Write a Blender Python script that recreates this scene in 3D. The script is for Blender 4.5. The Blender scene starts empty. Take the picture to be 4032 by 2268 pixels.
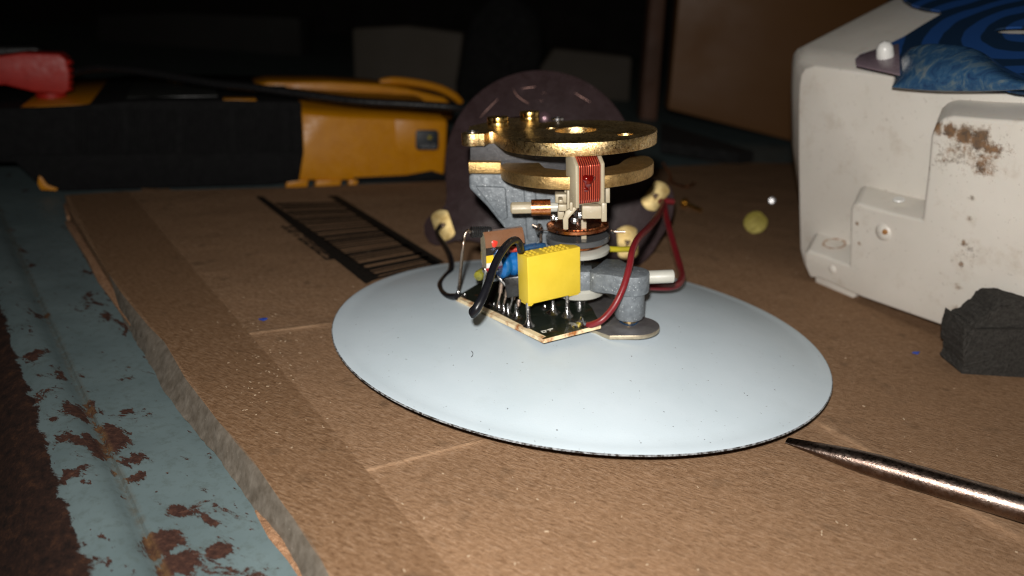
import bpy, bmesh, math, random
from mathutils import Vector, Matrix
random.seed(7)
SC = bpy.context.scene
COL = SC.collection
U = 0.01                      # every length below is in centimetres; U turns it into metres

# ------------------------------------------------------------------ camera frame (survey of the place)
FPX, CX, CY = 3000.0, 2016.0, 1134.0
zc = Vector((.069, -.934, -.351)).normalized()
yc = Vector((0, 0, 1)); yc = (yc - zc * yc.dot(zc)).normalized()
xc = yc.cross(zc)
if xc.x < 0: xc = -xc
R = Matrix((xc, yc, zc))      # survey frame (x right, y down, z forward) -> world
DISC_R = 5.5
DISC_C = Vector((.274, .169, 3.173)) * DISC_R
DISC_N = (R @ Vector((.077, -.945, -.317))).normalized()
tilt = math.sqrt(max(0, 1 - DISC_N.z ** 2))
CAM = Vector((0, 0, DISC_R * tilt + .16)) - R @ DISC_C
DC = CAM + R @ DISC_C          # centre of the disc's rim plane, about (0, 0, .4)

cam_d = bpy.data.cameras.new('camera'); cam = bpy.data.objects.new('camera', cam_d); COL.objects.link(cam)
cam_d.sensor_width = 36; cam_d.lens = 36 * FPX / 4032
m3 = Matrix((R @ Vector((1, 0, 0)), R @ Vector((0, -1, 0)), R @ Vector((0, 0, -1)))).transposed()
cam.matrix_world = Matrix.Translation(CAM * U) @ m3.to_4x4()
cam_d.clip_start = .002; cam_d.clip_end = 50
cam_d.dof.use_dof = True; cam_d.dof.focus_distance = .136; cam_d.dof.aperture_fstop = 17
SC.camera = cam

# ------------------------------------------------------------------ light: phone flash in a dark shed, a little room light
w = bpy.data.worlds.new('World'); SC.world = w; w.use_nodes = True
w.node_tree.nodes['Background'].inputs[0].default_value = (.9, .72, .5, 1)
w.node_tree.nodes['Background'].inputs[1].default_value = .006
def area(name, loc, target, size, power, color, spread=180):
    l = bpy.data.lights.new(name, 'AREA'); l.shape = 'DISK'; l.size = size * U; l.energy = power; l.color = color
    l.spread = math.radians(spread)
    o = bpy.data.objects.new(name, l); COL.objects.link(o); o.location = loc * U
    o.rotation_euler = (target - loc).to_track_quat('-Z', 'Y').to_euler(); return o
FL = CAM + R @ Vector((-.35, -1.05, -.8))
area('flash_lamp', FL, CAM + R @ Vector((2.5, 0.6, 17)), .45, .315, (1, .955, .9), 150)
SC.view_settings.view_transform = 'Standard'; SC.view_settings.look = 'None'
SC.view_settings.exposure = 0; SC.view_settings.gamma = 1
SC.render.engine = 'CYCLES'; SC.cycles.use_denoising = True; SC.cycles.filter_width = 1.05
SC.cycles.max_bounces = 6; SC.cycles.sample_clamp_indirect = 4

# ------------------------------------------------------------------ measuring helpers
def ray(x, y): return R @ Vector(((x - CX) / FPX, (y - CY) / FPX, 1))
def D(x, y, d): return CAM + ray(x, y) * d
def PL(x, y, o, n):
    r = ray(x, y); return CAM + r * ((o - CAM).dot(n) / r.dot(n))
def G(x, y, z=0): return PL(x, y, Vector((0, 0, z)), Vector((0, 0, 1)))
# frame of the movement: origin on top of the dome, slightly tilted
MU = (R @ Vector((-.039, -.941, -.336))).normalized()
MO = DC + DISC_N * .6
MY = Vector((0, 1, 0)); MY = (MY - MU * MY.dot(MU)).normalized(); MX = MY.cross(MU)
def M(x, y, z): return MO + MX * x + MY * y + MU * z
def PM(x, y, z): return PL(x, y, MO + MU * z, MU)      # on the movement's level z
def PY(x, y, d): return PL(x, y, MO + MY * d, MY)      # on the movement's upright plane d
def loc(p):
    q = p - MO; return q.dot(MX), q.dot(MY), q.dot(MU)

# ------------------------------------------------------------------ mesh builder
class MB:
    def __init__(s): s.v = []; s.f = []; s.m = []
    def add(s, vs, fs, mi=0):
        b = len(s.v); s.v += [Vector(v) for v in vs]; s.f += [tuple(i + b for i in f) for f in fs]; s.m += [mi] * len(fs); return s
    def quadbox(s, o, a, b, c, mi=0):                  # corner o and three edge vectors
        vs = [o + a * i + b * j + c * k for k in (0, 1) for j in (0, 1) for i in (0, 1)]
        return s.add(vs, [(0, 2, 3, 1), (4, 5, 7, 6), (0, 1, 5, 4), (2, 6, 7, 3), (0, 4, 6, 2), (1, 3, 7, 5)], mi)
    def cbox(s, c, a, b, h, mi=0): return s.quadbox(c - (a + b + h) / 2, a, b, h, mi)
    def prism(s, pts, vec, mi=0):                      # outline of points swept along vec
        n = len(pts); pts = [Vector(p) for p in pts]
        vs = pts + [p + vec for p in pts]
        return s.add(vs, [tuple(range(n))[::-1], tuple(range(n, 2 * n))] + [(i, (i + 1) % n, n + (i + 1) % n, n + i) for i in range(n)], mi)
    def holed(s, outer, holes, vec, mi=0):             # outline with holes, swept along vec
        bm = bmesh.new(); es = []
        loops = []
        for lp in [outer] + holes:
            vs = [bm.verts.new(p) for p in lp]; loops.append(vs)
            for i in range(len(vs)): es.append(bm.edges.new((vs[i], vs[(i + 1) % len(vs)])))
        bmesh.ops.triangle_fill(bm, use_beauty=True, edges=es)
        bm.verts.index_update(); n = len(bm.verts)
        V = [v.co.copy() for v in bm.verts]; F = [tuple(v.index for v in f.verts) for f in bm.faces]
        L = [[v.index for v in lp] for lp in loops]; bm.free()
        fs = F + [tuple(i + n for i in f[::-1]) for f in F]
        for lp in L:
            k = len(lp); fs += [(lp[i], lp[(i + 1) % k], lp[(i + 1) % k] + n, lp[i] + n) for i in range(k)]
        return s.add(V + [v + vec for v in V], fs, mi)
    def lathe(s, prof, o, ax, seg=40, mi=0, ref=None, wob=0):
        ax = ax.normalized(); u = (ref or (Vector((1, 0, 0)) if abs(ax.x) < .8 else Vector((0, 1, 0)))); u = (u - ax * u.dot(ax)).normalized(); v = ax.cross(u)
        vs, fs = [], []
        for r, h in prof:
            for k in range(seg):
                t = 2 * math.pi * k / seg; rr = r * (1 + wob * math.sin(3 * t + h))
                vs.append(o + ax * h + (u * math.cos(t) + v * math.sin(t)) * rr)
        for i in range(len(prof) - 1):
            for k in range(seg): fs.append((i * seg + k, i * seg + (k + 1) % seg, (i + 1) * seg + (k + 1) % seg, (i + 1) * seg + k))
        if prof[0][0] > 0: fs.append(tuple(range(seg))[::-1])
        if prof[-1][0] > 0: fs.append(tuple(range((len(prof) - 1) * seg, len(prof) * seg)))
        return s.add(vs, fs, mi)
    def tube(s, pts, rad, seg=12, sub=6, mi=0, flat=None):
        P = [Vector(p) for p in pts]
        rads = list(rad) if isinstance(rad, (list, tuple)) else [rad] * len(P)
        Q, RR = [], []
        if len(P) > 2 and sub > 1:
            for i in range(len(P) - 1):
                p0, p1, p2, p3 = P[max(i - 1, 0)], P[i], P[i + 1], P[min(i + 2, len(P) - 1)]
                for k in range(sub):
                    t = k / sub
                    Q.append(.5 * (2 * p1 + (p2 - p0) * t + (2 * p0 - 5 * p1 + 4 * p2 - p3) * t * t + (3 * p1 - p0 - 3 * p2 + p3) * t ** 3))
                    RR.append(rads[i] * (1 - t) + rads[i + 1] * t)
            Q.append(P[-1]); RR.append(rads[-1])
        else: Q, RR = P, rads
        n = len(Q); vs, fs = [], []; u = None
        for i in range(n):
            t = (Q[min(i + 1, n - 1)] - Q[max(i - 1, 0)]).normalized()
            if u is None: u = t.orthogonal().normalized()
            u = (u - t * u.dot(t)).normalized(); v = t.cross(u)
            for k in range(seg):
                a = 2 * math.pi * k / seg
                off = (u * math.cos(a) + v * math.sin(a)) * RR[i]
                if flat: off = off - flat[0] * off.dot(flat[0]) * (1 - flat[1])
                vs.append(Q[i] + off)
        for i in range(n - 1):
            for k in range(seg): fs.append((i * seg + k, i * seg + (k + 1) % seg, (i + 1) * seg + (k + 1) % seg, (i + 1) * seg + k))
        fs.append(tuple(range(seg))[::-1]); fs.append(tuple(range((n - 1) * seg, n * seg)))
        return s.add(vs, fs, mi)
    def build(s, name, mats, parent=None, bevel=0, seg=2, smooth=True, angle=35, origin=None, hook=None):
        bm = bmesh.new(); vs = [bm.verts.new(v) for v in s.v]
        for f, mi in zip(s.f, s.m):
            if len(set(f)) < 3: continue
            try: fc = bm.faces.new([vs[i] for i in f]); fc.material_index = mi
            except ValueError: pass
        bmesh.ops.remove_doubles(bm, verts=bm.verts, dist=1e-5)
        bmesh.ops.recalc_face_normals(bm, faces=bm.faces)
        if bevel:
            es = [e for e in bm.edges if len(e.link_faces) == 2 and e.calc_face_angle(0) > math.radians(angle)]
            bmesh.ops.bevel(bm, geom=es, offset=bevel, segments=seg, affect='EDGES', profile=.5, clamp_overlap=True)
        if hook: hook(bm)
        if parent is None: o0 = Vector(origin) if origin is not None else Vector((sum(v.co.x for v in bm.verts), sum(v.co.y for v in bm.verts), 0)) / len(bm.verts)
        else:
            rt = parent
            while rt.parent: rt = rt.parent
            o0 = rt.location / U
        for v in bm.verts: v.co = (v.co - o0) * U
        for f in bm.faces: f.smooth = smooth
        for e in bm.edges:
            if len(e.link_faces) == 2 and e.calc_face_angle(0) > math.radians(42): e.smooth = False
        me = bpy.data.meshes.new(name); bm.to_mesh(me); bm.free()
        for mm in (mats if isinstance(mats, (list, tuple)) else [mats]): me.materials.append(mm)
        o = bpy.data.objects.new(name, me); COL.objects.link(o)
        if parent is None: o.location = o0 * U
        else: o.parent = parent
        return o
def empty(name, p):
    o = bpy.data.objects.new(name, None); COL.objects.link(o); o.empty_display_size = .01; o.location = Vector(p) * U; return o
def tag(o, label=None, cat=None, group=None, kind=None):
    for k, v in (('label', label), ('category', cat), ('group', group), ('kind', kind)):
        if v: o[k] = v
    return o
def circ(cx, cy, r, z, n=32, a0=0, a1=360, ry=None):
    full = abs(a1 - a0) >= 360; k = n if full else n + 1
    return [M(cx + r * math.cos(math.radians(a0 + (a1 - a0) * i / n)), cy + (ry or r) * math.sin(math.radians(a0 + (a1 - a0) * i / n)), z) for i in range(k)]

# ------------------------------------------------------------------ materials
def sRGB(r, g, b):
    f = lambda c: ((c / 255 + .055) / 1.055) ** 2.4 if c > 10 else c / 255 / 12.92
    return (f(r), f(g), f(b))
class NT:
    def __init__(s, name):
        s.mat = bpy.data.materials.new(name); s.mat.use_nodes = True; s.t = s.mat.node_tree; s.b = s.t.nodes['Principled BSDF']
        tc = s.t.nodes.new('ShaderNodeTexCoord'); mp = s.t.nodes.new('ShaderNodeMapping'); mp.inputs['Scale'].default_value = (100, 100, 100)
        s.t.links.new(tc.outputs['Object'], mp.inputs[0]); s.cm = mp.outputs[0]          # object coordinates in centimetres
    def n(s, typ, ins=None, **kw):
        x = s.t.nodes.new(typ)
        for k, v in kw.items(): setattr(x, k, v)
        for k, v in (ins or {}).items():
            if hasattr(v, 'links') or isinstance(v, bpy.types.NodeSocket): s.t.links.new(v, x.inputs[k])
            else: x.inputs[k].default_value = v
        return x
    def noise(s, scale, detail=4, rough=.55, stretch=None, dist=0, rot=0, off=0):
        v = s.cm
        if stretch or rot or off:
            mp = s.n('ShaderNodeMapping', {0: v}); mp.inputs['Rotation'].default_value = (0, 0, rot); mp.inputs['Location'].default_value = (off, off, off)
            if stretch:
                mp2 = s.n('ShaderNodeMapping', {0: mp.outputs[0]}); mp2.inputs['Scale'].default_value = stretch; mp = mp2
            v = mp.outputs[0]
        return s.n('ShaderNodeTexNoise', {'Vector': v, 'Scale': scale, 'Detail': detail, 'Roughness': rough, 'Distortion': dist}).outputs[0]
    def ramp(s, fac, stops, interp='LINEAR'):
        r = s.n('ShaderNodeValToRGB', {0: fac}); e = r.color_ramp.elements; r.color_ramp.interpolation = interp
        while len(e) < len(stops): e.new(.5)
        for el, (p, c) in zip(e, stops):
            el.position = p; el.color = (c, c, c, 1) if isinstance(c, (int, float)) else (*c, 1)
        return r.outputs[0]
    def mix(s, fac, a, b, mode='MIX'):
        x = s.n('ShaderNodeMix', data_type='RGBA', blend_type=mode)
        for k, v in ((0, fac), (6, a), (7, b)):
            if isinstance(v, bpy.types.NodeSocket): s.t.links.new(v, x.inputs[k])
            elif isinstance(v, (int, float)): x.inputs[k].default_value = v if k == 0 else (v, v, v, 1)
            else: x.inputs[k].default_value = (*v, 1)
        return x.outputs[2]
    def math(s, op, a, b=0., c=0., clamp=False):
        x = s.n('ShaderNodeMath', operation=op, use_clamp=clamp)
        for k, v in enumerate((a, b, c)):
            if isinstance(v, bpy.types.NodeSocket): s.t.links.new(v, x.inputs[k])
            else: x.inputs[k].default_value = v
        return x.outputs[0]
    def set(s, **kw):
        names = dict(color='Base Color', rough='Roughness', metal='Metallic', trans='Transmission Weight', coat='Coat Weight', spec='Specular IOR Level', ior='IOR', alpha='Alpha', sss='Subsurface Weight', sheen='Sheen Weight')
        for k, v in kw.items():
            i = s.b.inputs[names[k]]
            if isinstance(v, bpy.types.NodeSocket): s.t.links.new(v, i)
            elif k == 'color': i.default_value = (*v, 1)
            else: i.default_value = v
        return s
    def bump(s, h, strength=.5, dist=.01, prev=None):
        x = s.n('ShaderNodeBump', {'Height': h, 'Strength': strength, 'Distance': dist * U})
        if prev is not None: s.t.links.new(prev, x.inputs['Normal'])
        s.t.links.new(x.outputs[0], s.b.inputs['Normal']); return x.outputs[0]
def simple(name, c1, c2=None, scale=3, rough=.5, metal=0, bump=.3, bdist=.01, bscale=None, specks=None, rv=.1, stretch=None, **kw):
    t = NT(name); c2 = c2 or tuple(x * .8 for x in c1)
    col = t.ramp(t.noise(scale, 5, .6, stretch), [(.3, c2), (.7, c1)])
    if specks:
        sc, thr, sccol = specks
        col = t.mix(t.ramp(t.noise(sc, 3, .6, off=3.3), [(thr, 0.), (thr + .03, 1.)]), col, sccol)
    t.set(color=col, metal=metal, rough=t.ramp(t.noise(scale * 2.3, 3, .5, off=1.7), [(.3, max(rough - rv, .02)), (.7, min(rough + rv, 1))]), **kw)
    if bump: t.bump(t.noise(bscale or scale * 6, 4, .6, off=5.1, stretch=stretch), bump, bdist)
    return t.mat

# ---- cardboard, tape, table
def line_dist(t, p, q):        # signed distance (cm) from the upright plane through world points p, q; object origin is the world origin
    d = (q - p); d.z = 0; d.normalize(); nrm = Vector((-d.y, d.x, 0))
    x = t.n('ShaderNodeVectorMath', {0: t.cm, 1: tuple(nrm)}, operation='DOT_PRODUCT').outputs['Value']
    return t.math('SUBTRACT', x, p.dot(nrm))
def cardboard_mat(name, tint=(.96, .99, 1.05), rough=.85, dirt=0.):
    t = NT(name)
    a = t.noise(11, 6, .75); b = t.noise(20, 5, .75, stretch=(.25, 1, 1), rot=.5, off=2); c = t.noise(.35, 3, .5, off=9)
    f2 = t.noise(26, 3, .6, stretch=(1, .16, 1), rot=-.35, off=6)
    base = t.ramp(a, [(.34, (.135, .068, .032)), (.5, (.275, .157, .082)), (.66, (.39, .25, .148))])
    fib = t.ramp(b, [(.36, (.125, .064, .031)), (.5, (.285, .165, .088)), (.68, (.46, .315, .205))])
    col = t.mix(.55, base, fib)
    col = t.mix(t.ramp(f2, [(.66, 0.), (.78, .6)]), col, (.50, .35, .23))
    col = t.mix(t.ramp(c, [(.35, .0), (.7, .35)]), col, (.24, .135, .07))
    col = t.mix(t.ramp(t.noise(2.1, 2, .4, off=14), [(.64, 0.), (.8, .6)]), col, (.12, .072, .04))
    if dirt: col = t.mix(t.ramp(t.noise(4, 5, .7, off=8), [(.4, dirt), (.65, .2 * dirt)]), col, (.12, .11, .10))
    col = t.mix(1., col, tint, 'MULTIPLY')
    return t, col, t.math('ADD', a, b), rough
A1, A2 = G(648, 1352), G(1300, 1272)
B1, B2 = G(1290, 1888), G(1940, 1722)
C1, C2 = G(3215, 1655), G(4020, 2120)
K1, K2 = G(980, 1262), G(1210, 1340)
t, col, hh, ro = cardboard_mat('cardboard')
bmp = t.math('ADD', t.math('MULTIPLY', hh, .020), t.math('MULTIPLY', t.noise(.55, 3, .5, off=33), .11))
for (p, q, wd, amp) in ((A1, A2, .15, .03), (B1, B2, .09, .015), (C1, C2, .20, .035)):
    d = t.math('ABSOLUTE', line_dist(t, p, q)); r = t.ramp(t.math('DIVIDE', d, wd * 2), [(0, 1.), (.5, .3), (1, 0.)], 'EASE')
    # the crease fades out past its ends
    u = (q - p); u.z = 0; L = u.length; u.normalize()
    s_ = t.math('SUBTRACT', t.n('ShaderNodeVectorMath', {0: t.cm, 1: tuple(u)}, operation='DOT_PRODUCT').outputs['Value'], p.dot(u) + L / 2)
    m = t.ramp(t.math('DIVIDE', t.math('ABSOLUTE', s_), L), [(.42, 1.), (.62, 0.)])
    r = t.math('MULTIPLY', r, m)
    col = t.mix(t.math('MULTIPLY', r, t.ramp(t.noise(3.1, 4, .7, off=4), [(.35, .1), (.7, .75)])), col, (.54, .345, .21))
    bmp = t.math('ADD', bmp, t.math('MULTIPLY', r, amp))
t.set(color=col, rough=.92, spec=.08); t.bump(bmp, 1, 1.0)
M_card = t.mat
t, col, hh, ro = cardboard_mat('taped_cardboard', (.76, .755, .76)); t.set(color=col, rough=.6, spec=.2); t.bump(t.math('MULTIPLY', hh, .018), 1, 1.0); M_tape = t.mat
M_edge = simple('dusty_grey_tape', (.19, .165, .135), (.10, .082, .062), 5, .7, spec=.2, bump=.5, bdist=.04, bscale=5, specks=(14, .70, (.30, .27, .23)))
M_liner = cardboard_mat('torn_liner', (1.15, 1.05, 1.0)); M_liner[0].set(color=M_liner[1], rough=.9); M_liner[0].bump(M_liner[0].noise(9, 5, .7), 1, .05); M_liner = M_liner[0].mat
M_ink = simple('print_ink', (.008, .0075, .007), (.022, .017, .013), 9, .8, bump=.2, spec=.1)

ZT = -.55                                        # table height under the cardboard
t = NT('teal_painted_steel_rusty')
paint = t.ramp(t.noise(.7, 4, .5), [(.3, (.115, .158, .165)), (.7, (.145, .195, .203))])
paint = t.mix(t.ramp(t.noise(6, 6, .7, off=3), [(.50, 0.), (.75, .6)]), paint, (.08, .10, .09))
rustc = t.ramp(t.noise(9, 6, .7, off=7), [(.3, (.022, .010, .008)), (.55, (.06, .026, .018)), (.75, (.13, .06, .035))])
n1 = t.math('ADD', t.math('MULTIPLY', t.noise(1.5, 7, .7, stretch=(.55, 1.25, 1), rot=.55, dist=.5, off=1), .8), t.math('MULTIPLY', t.noise(7, 5, .8, off=5, stretch=(.6, 1.2, 1), rot=.5), .2))
loc_ = None
for (px, py, rad, amt) in ((430, 1740, 1.15, .20), (300, 1640, .75, .16), (150, 1410, .45, .24), (640, 2130, .52, .26), (700, 2220, .45, .22), (490, 1620, .35, .20), (520, 1800, .5, .19), (300, 1880, .5, .14), (380, 2120, .5, .11), (180, 1560, .5, .15), (860, 2170, .25, .22), (540, 1880, .3, .2), (700, 2010, .3, .1), (330, 1200, 1.5, .05)):
    p = G(px, py, ZT)
    d = t.n('ShaderNodeVectorMath', {0: t.cm, 1: tuple(p)}, operation='DISTANCE').outputs['Value']
    k = t.math('MULTIPLY', t.ramp(t.math('DIVIDE', d, rad), [(0, 1.), (1, 0.)], 'EASE'), amt)
    loc_ = k if loc_ is None else t.math('MAXIMUM', loc_, k)
GR1, GR2 = G(45, 930, ZT), G(650, 2268, ZT)
RU1, RU2 = G(8, 1215, ZT), G(362, 2268, ZT)
dr = line_dist(t, RU2, RU1)                      # positive on the rusty side
rustside = t.ramp(t.math('ADD', t.math('MULTIPLY', dr, 1.6), t.math('MULTIPLY', t.math('SUBTRACT', n1, .5), 1.3)), [(0, 0.), (.06, 1.)])
small = t.ramp(t.noise(4.2, 5, .66, off=11, stretch=(.6, 1.3, 1), rot=.6), [(.655, 0.), (.67, 1.)])
gd = t.math('ABSOLUTE', line_dist(t, GR1, GR2))
groove = t.math('MULTIPLY', t.ramp(t.math('DIVIDE', gd, .11), [(.2, .9), (1, 0.)]), t.ramp(t.noise(5, 5, .7, off=13), [(.35, .0), (.6, 1.)]))
rust = t.ramp(t.math('ADD', n1, loc_), [(.595, 0.), (.607, 1.)])
halo = t.ramp(t.math('ADD', n1, loc_), [(.56, 0.), (.61, .45)])
rust = t.math('MAXIMUM', t.math('MAXIMUM', rust, small), rustside)
paint = t.mix(halo, paint, (.075, .08, .07)); col = t.mix(t.math('MULTIPLY', groove, .6), paint, (.10, .075, .045)); rustc = t.mix(rustside, rustc, t.ramp(t.noise(5, 6, .75, off=41, stretch=(.5, 1.3, 1), rot=.3), [(.35, (.010, .005, .004)), (.55, (.032, .014, .009)), (.75, (.085, .036, .016))])); rustc = t.mix(groove, rustc, (.16, .085, .035)); col = t.mix(rust, col, rustc)
pale = t.ramp(t.noise(1.3, 5, .6, off=21), [(.69, 0.), (.70, 1.)])
col = t.mix(t.math('MULTIPLY', t.math('MULTIPLY', pale, rustside), .7), col, (.10, .15, .14))
t.set(color=col, rough=t.math('ADD', t.math('MULTIPLY', rust, .4), .5), spec=.25)
t.bump(t.math('ADD', t.math('MULTIPLY', rust, -.012), t.math('ADD', t.math('MULTIPLY', t.noise(14, 5, .7), t.math('MULTIPLY', rust, .02)), t.math('MULTIPLY', t.noise(.5, 2, .5), .06))), 1, 1.0)
M_teal = t.mat

# steel table top: strips between measured lines, swept from under the camera to the far end
def ext(p, q, y):
    d = q - p; return p + d * ((y - p.y) / d.y)
prof = []   # list of (near point, far point)
NY, FY = -22., 95.
def strip_line(p, q, dx=0, dz=0):
    u = Vector((q - p)); u.z = 0; u.normalize(); s = Vector((u.y, -u.x, 0))
    if s.x < 0: s = -s
    a, b = ext(p, q, NY), ext(p, q, FY); return [a + s * dx + Vector((0, 0, dz)), b + s * dx + Vector((0, 0, dz))]
rows = [strip_line(RU2, RU1, -60, -40), strip_line(RU2, RU1, -5, -6.5), strip_line(RU2, RU1, -2, -2.4), strip_line(RU2, RU1, -.5, -.42), strip_line(RU2, RU1, -.1, -.03), strip_line(RU2, RU1, .25, .03),
        strip_line(GR2, GR1, -.75, .05), strip_line(GR2, GR1, -.5, .12), strip_line(GR2, GR1, -.3, .10), strip_line(GR2, GR1, -.15, .02), strip_line(GR2, GR1, -.06, -.06), strip_line(GR2, GR1, 0, -.07), strip_line(GR2, GR1, .04, -.01), strip_line(GR2, GR1, .1, .0), strip_line(GR2, GR1, 120, 0)]
b = MB(); NS = 40
for a_, b_ in rows:
    for i in range(NS + 1): b.v.append(a_.lerp(b_, (i / NS) ** 1.6))
for r in range(len(rows) - 1):
    for i in range(NS): b.f.append((r * (NS + 1) + i, r * (NS + 1) + i + 1, (r + 1) * (NS + 1) + i + 1, (r + 1) * (NS + 1) + i)); b.m.append(0)
o = b.build('ground', M_teal, origin=(0, 0, 0)); tag(o, 'teal painted steel bench top with rusty edge and grooves', kind='structure', cat='bench top')

# cardboard sheet
outer_px = [(262, 872), (330, 985), (486, 1246), (545, 1345), (608, 1448), (650, 1530), (699, 1600), (770, 1690), (861, 1793), (905, 1850), (962, 1935), (1040, 2040), (1124, 2147), (1185, 2268)]
inner_px = [(256, 770), (273, 830), (425, 1073), (475, 1150), (527, 1215), (590, 1290), (648, 1347), (690, 1420), (729, 1489), (795, 1575), (861, 1661), (930, 1735), (1003, 1823), (1114, 1985), (1236, 2147), (1297, 2268)]
inner = [G(*p) for p in inner_px]
back = [G(400, 758), G(555, 752), G(560, 741), G(640, 744), G(665, 741), G(672, 749), G(1150, 738), G(1420, 726), G(1745, 713), G(2560, 668), G(2640, 655), G(2830, 646), G(2990, 640), Vector((30, 30, 0))]
near = inner[-1] + (inner[-1] - inner[-2]) * 3
outl = [near] + inner[::-1] + back + [Vector((44, 10, 0)), Vector((30, -24, 0)), Vector((near.x, -24, 0))]
b = MB(); b.prism(outl, Vector((0, 0, -.4)))
card = b.build('cardboard_sheet', M_card, origin=(0, 0, 0), smooth=False)
tag(card, 'brown cardboard sheet with taped torn edge and printed barcode under the white disc', 'cardboard')
# tape wrapped over the left edge, sagging to the table
b = MB(); n = 90
def along(L, t):
    L2 = [0]
    for i in range(len(L) - 1): L2.append(L2[-1] + (L[i + 1] - L[i]).length)
    s = t * L2[-1]
    for i in range(len(L) - 1):
        if s <= L2[i + 1]: return L[i].lerp(L[i + 1], (s - L2[i]) / max(1e-6, L2[i + 1] - L2[i]))
    return L[-1]
i2 = [G(x, y, .012) for x, y in inner_px[2:]]; i2.append(i2[-1] + (i2[-1] - i2[-2]) * 1.5)
o2 = [G(x - 6, y, -.42) for x, y in outer_px[2:]]; o2.append(o2[-1] + (o2[-1] - o2[-2]) * 1.5)
rws = []
for k in range(n + 1):
    p, q = along(i2, k / n), along(o2, k / n)
    j = .03 * math.sin(k * .35) + random.uniform(-.015, .015)
    m1 = p.lerp(q, .35) + Vector((0, 0, .06 + .02 * math.sin(k * .6))); m2 = p.lerp(q, .75) + Vector((0, 0, .03 * math.sin(k * .37 + 1)))
    q = q + Vector((-abs(j), 0, 0)); rws.append([p, p.lerp(q, .12) + Vector((0, 0, .02)), m1, m2, q, q + Vector((.12, 0, -.04))])
for rr in rws: b.v += rr
for k in range(n):
    for c in range(5): b.f.append((k * 6 + c, k * 6 + c + 1, (k + 1) * 6 + c + 1, (k + 1) * 6 + c)); b.m.append(0)
e = b.build('edge_tape', M_edge, card); e['label'] = 'dusty grey tape folded over the torn edge'
# torn lower liner sticking out
b = MB(); lw = [(250, 872), (270, 900), (300, 955), (345, 1030), (390, 1110), (430, 1165), (486, 1246), (520, 1290)]
lu = [(300, 870), (330, 930), (372, 1000), (405, 1060), (440, 1110), (475, 1150), (510, 1215), (535, 1280)]
for k in range(len(lw)):
    for px, z in ((lw[k], -.5), (lw[k], -.34), (lu[k], -.26), (lu[k], -.46)):
        b.v.append(G(*px, z) + Vector((random.uniform(-.04, .04), 0, random.uniform(-.02, .02))))
for k in range(len(lw) - 1):
    for c in range(4): b.f.append((k * 4 + c, k * 4 + (c + 1) % 4, (k + 1) * 4 + (c + 1) % 4, (k + 1) * 4 + c)); b.m.append(0)
b.f += [(0, 1, 2, 3), tuple(range(4 * len(lw) - 4, 4 * len(lw)))[::-1]]; b.m += [0, 0]
b.prism([G(248, 800, -.3), G(300, 790, -.3), G(285, 850, -.3), G(262, 852, -.3)], Vector((0, 0, -.15)))
b.build('torn_liner', M_liner, card, bevel=.03)
# second corrugated ply seen at the bottom
b = MB(); b.tube([G(1010, 2010, -.42), G(1080, 2110, -.40), G(1150, 2200, -.42), G(1215, 2290, -.40), G(1300, 2400, -.42)], [.03, .09, .07, .08, .08], seg=8, flat=(Vector((0, 0, 1)), .5))
b.build('frayed_ply', M_liner, card)
# clear brown packing tape band on the top
b = MB(); tl = [G(505, 752, .006), G(700, 985, .006), G(1000, 1335, .006), G(1310, 1690, .006), G(1600, 2040, .006), G(1850, 2330, .006)]
i3 = [G(270, 768, .006), G(425, 1073, .006), G(648, 1347, .006), G(861, 1661, .006), G(1050, 1885, .006), G(1300, 2260, .006), G(1420, 2400, .006)]
vs = tl + i3[::-1]; b.add(vs, [tuple(range(len(vs)))]); b.build('packing_tape', M_tape, card, smooth=False)
# printed barcode
b = MB(); H = .010
def quad(p4, z=H): b.add([G(x, y, z) for x, y in p4], [(0, 1, 2, 3)])
quad([(1003, 773), (1035, 773), (1497, 1093), (1440, 1118)]); 
quad([(1288, 769), (1330, 770), (1752, 1033), (1700, 1043)])
TL, TR, BL, BR = G(1082, 800, H), G(1330, 795, H), G(1480, 1100, H), G(1735, 1040, H)
rb = random.Random(11); s = 0.0
while s < 1:
    wd = rb.choice([.012, .014, .022, .032]); gp = rb.choice([.007, .009, .012, .020])
    # equal steps on the cardboard itself
    a_, b_ = TL.lerp(BL, s), TR.lerp(BR, s); c_, d_ = TL.lerp(BL, min(s + wd, 1)), TR.lerp(BR, min(s + wd, 1))
    b.add([a_, b_, d_, c_], [(0, 1, 2, 3)]); s += wd + gp
b.build('printed_barcode', M_ink, card, smooth=False)
# printed number: five-by-three dot matrix characters
F5 = {'1': '010110010010111', '0': '111101101101111', '2': '111001111100111', '3': '111001111001111', '7': '111001010010010'}
b = MB(); p0, p1 = G(1098, 890, H), G(1280, 1026, H); wid = (G(1158, 890, H) - G(1098, 892, H))
txt = '10702023'; adv = (p1 - p0) / len(txt); ud = wid
for ci, ch in enumerate(txt):
    for k, v in enumerate(F5[ch]):
        if v == '1':
            r_, c_ = divmod(k, 3); o_ = p0 + adv * (ci + c_ * .27) + ud * (.1 + (4 - r_) * .17)
            b.quadbox(o_, adv * .29, ud * .19, Vector((0, 0, .002)))
b.build('printed_number', M_ink, card, smooth=False)

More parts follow.
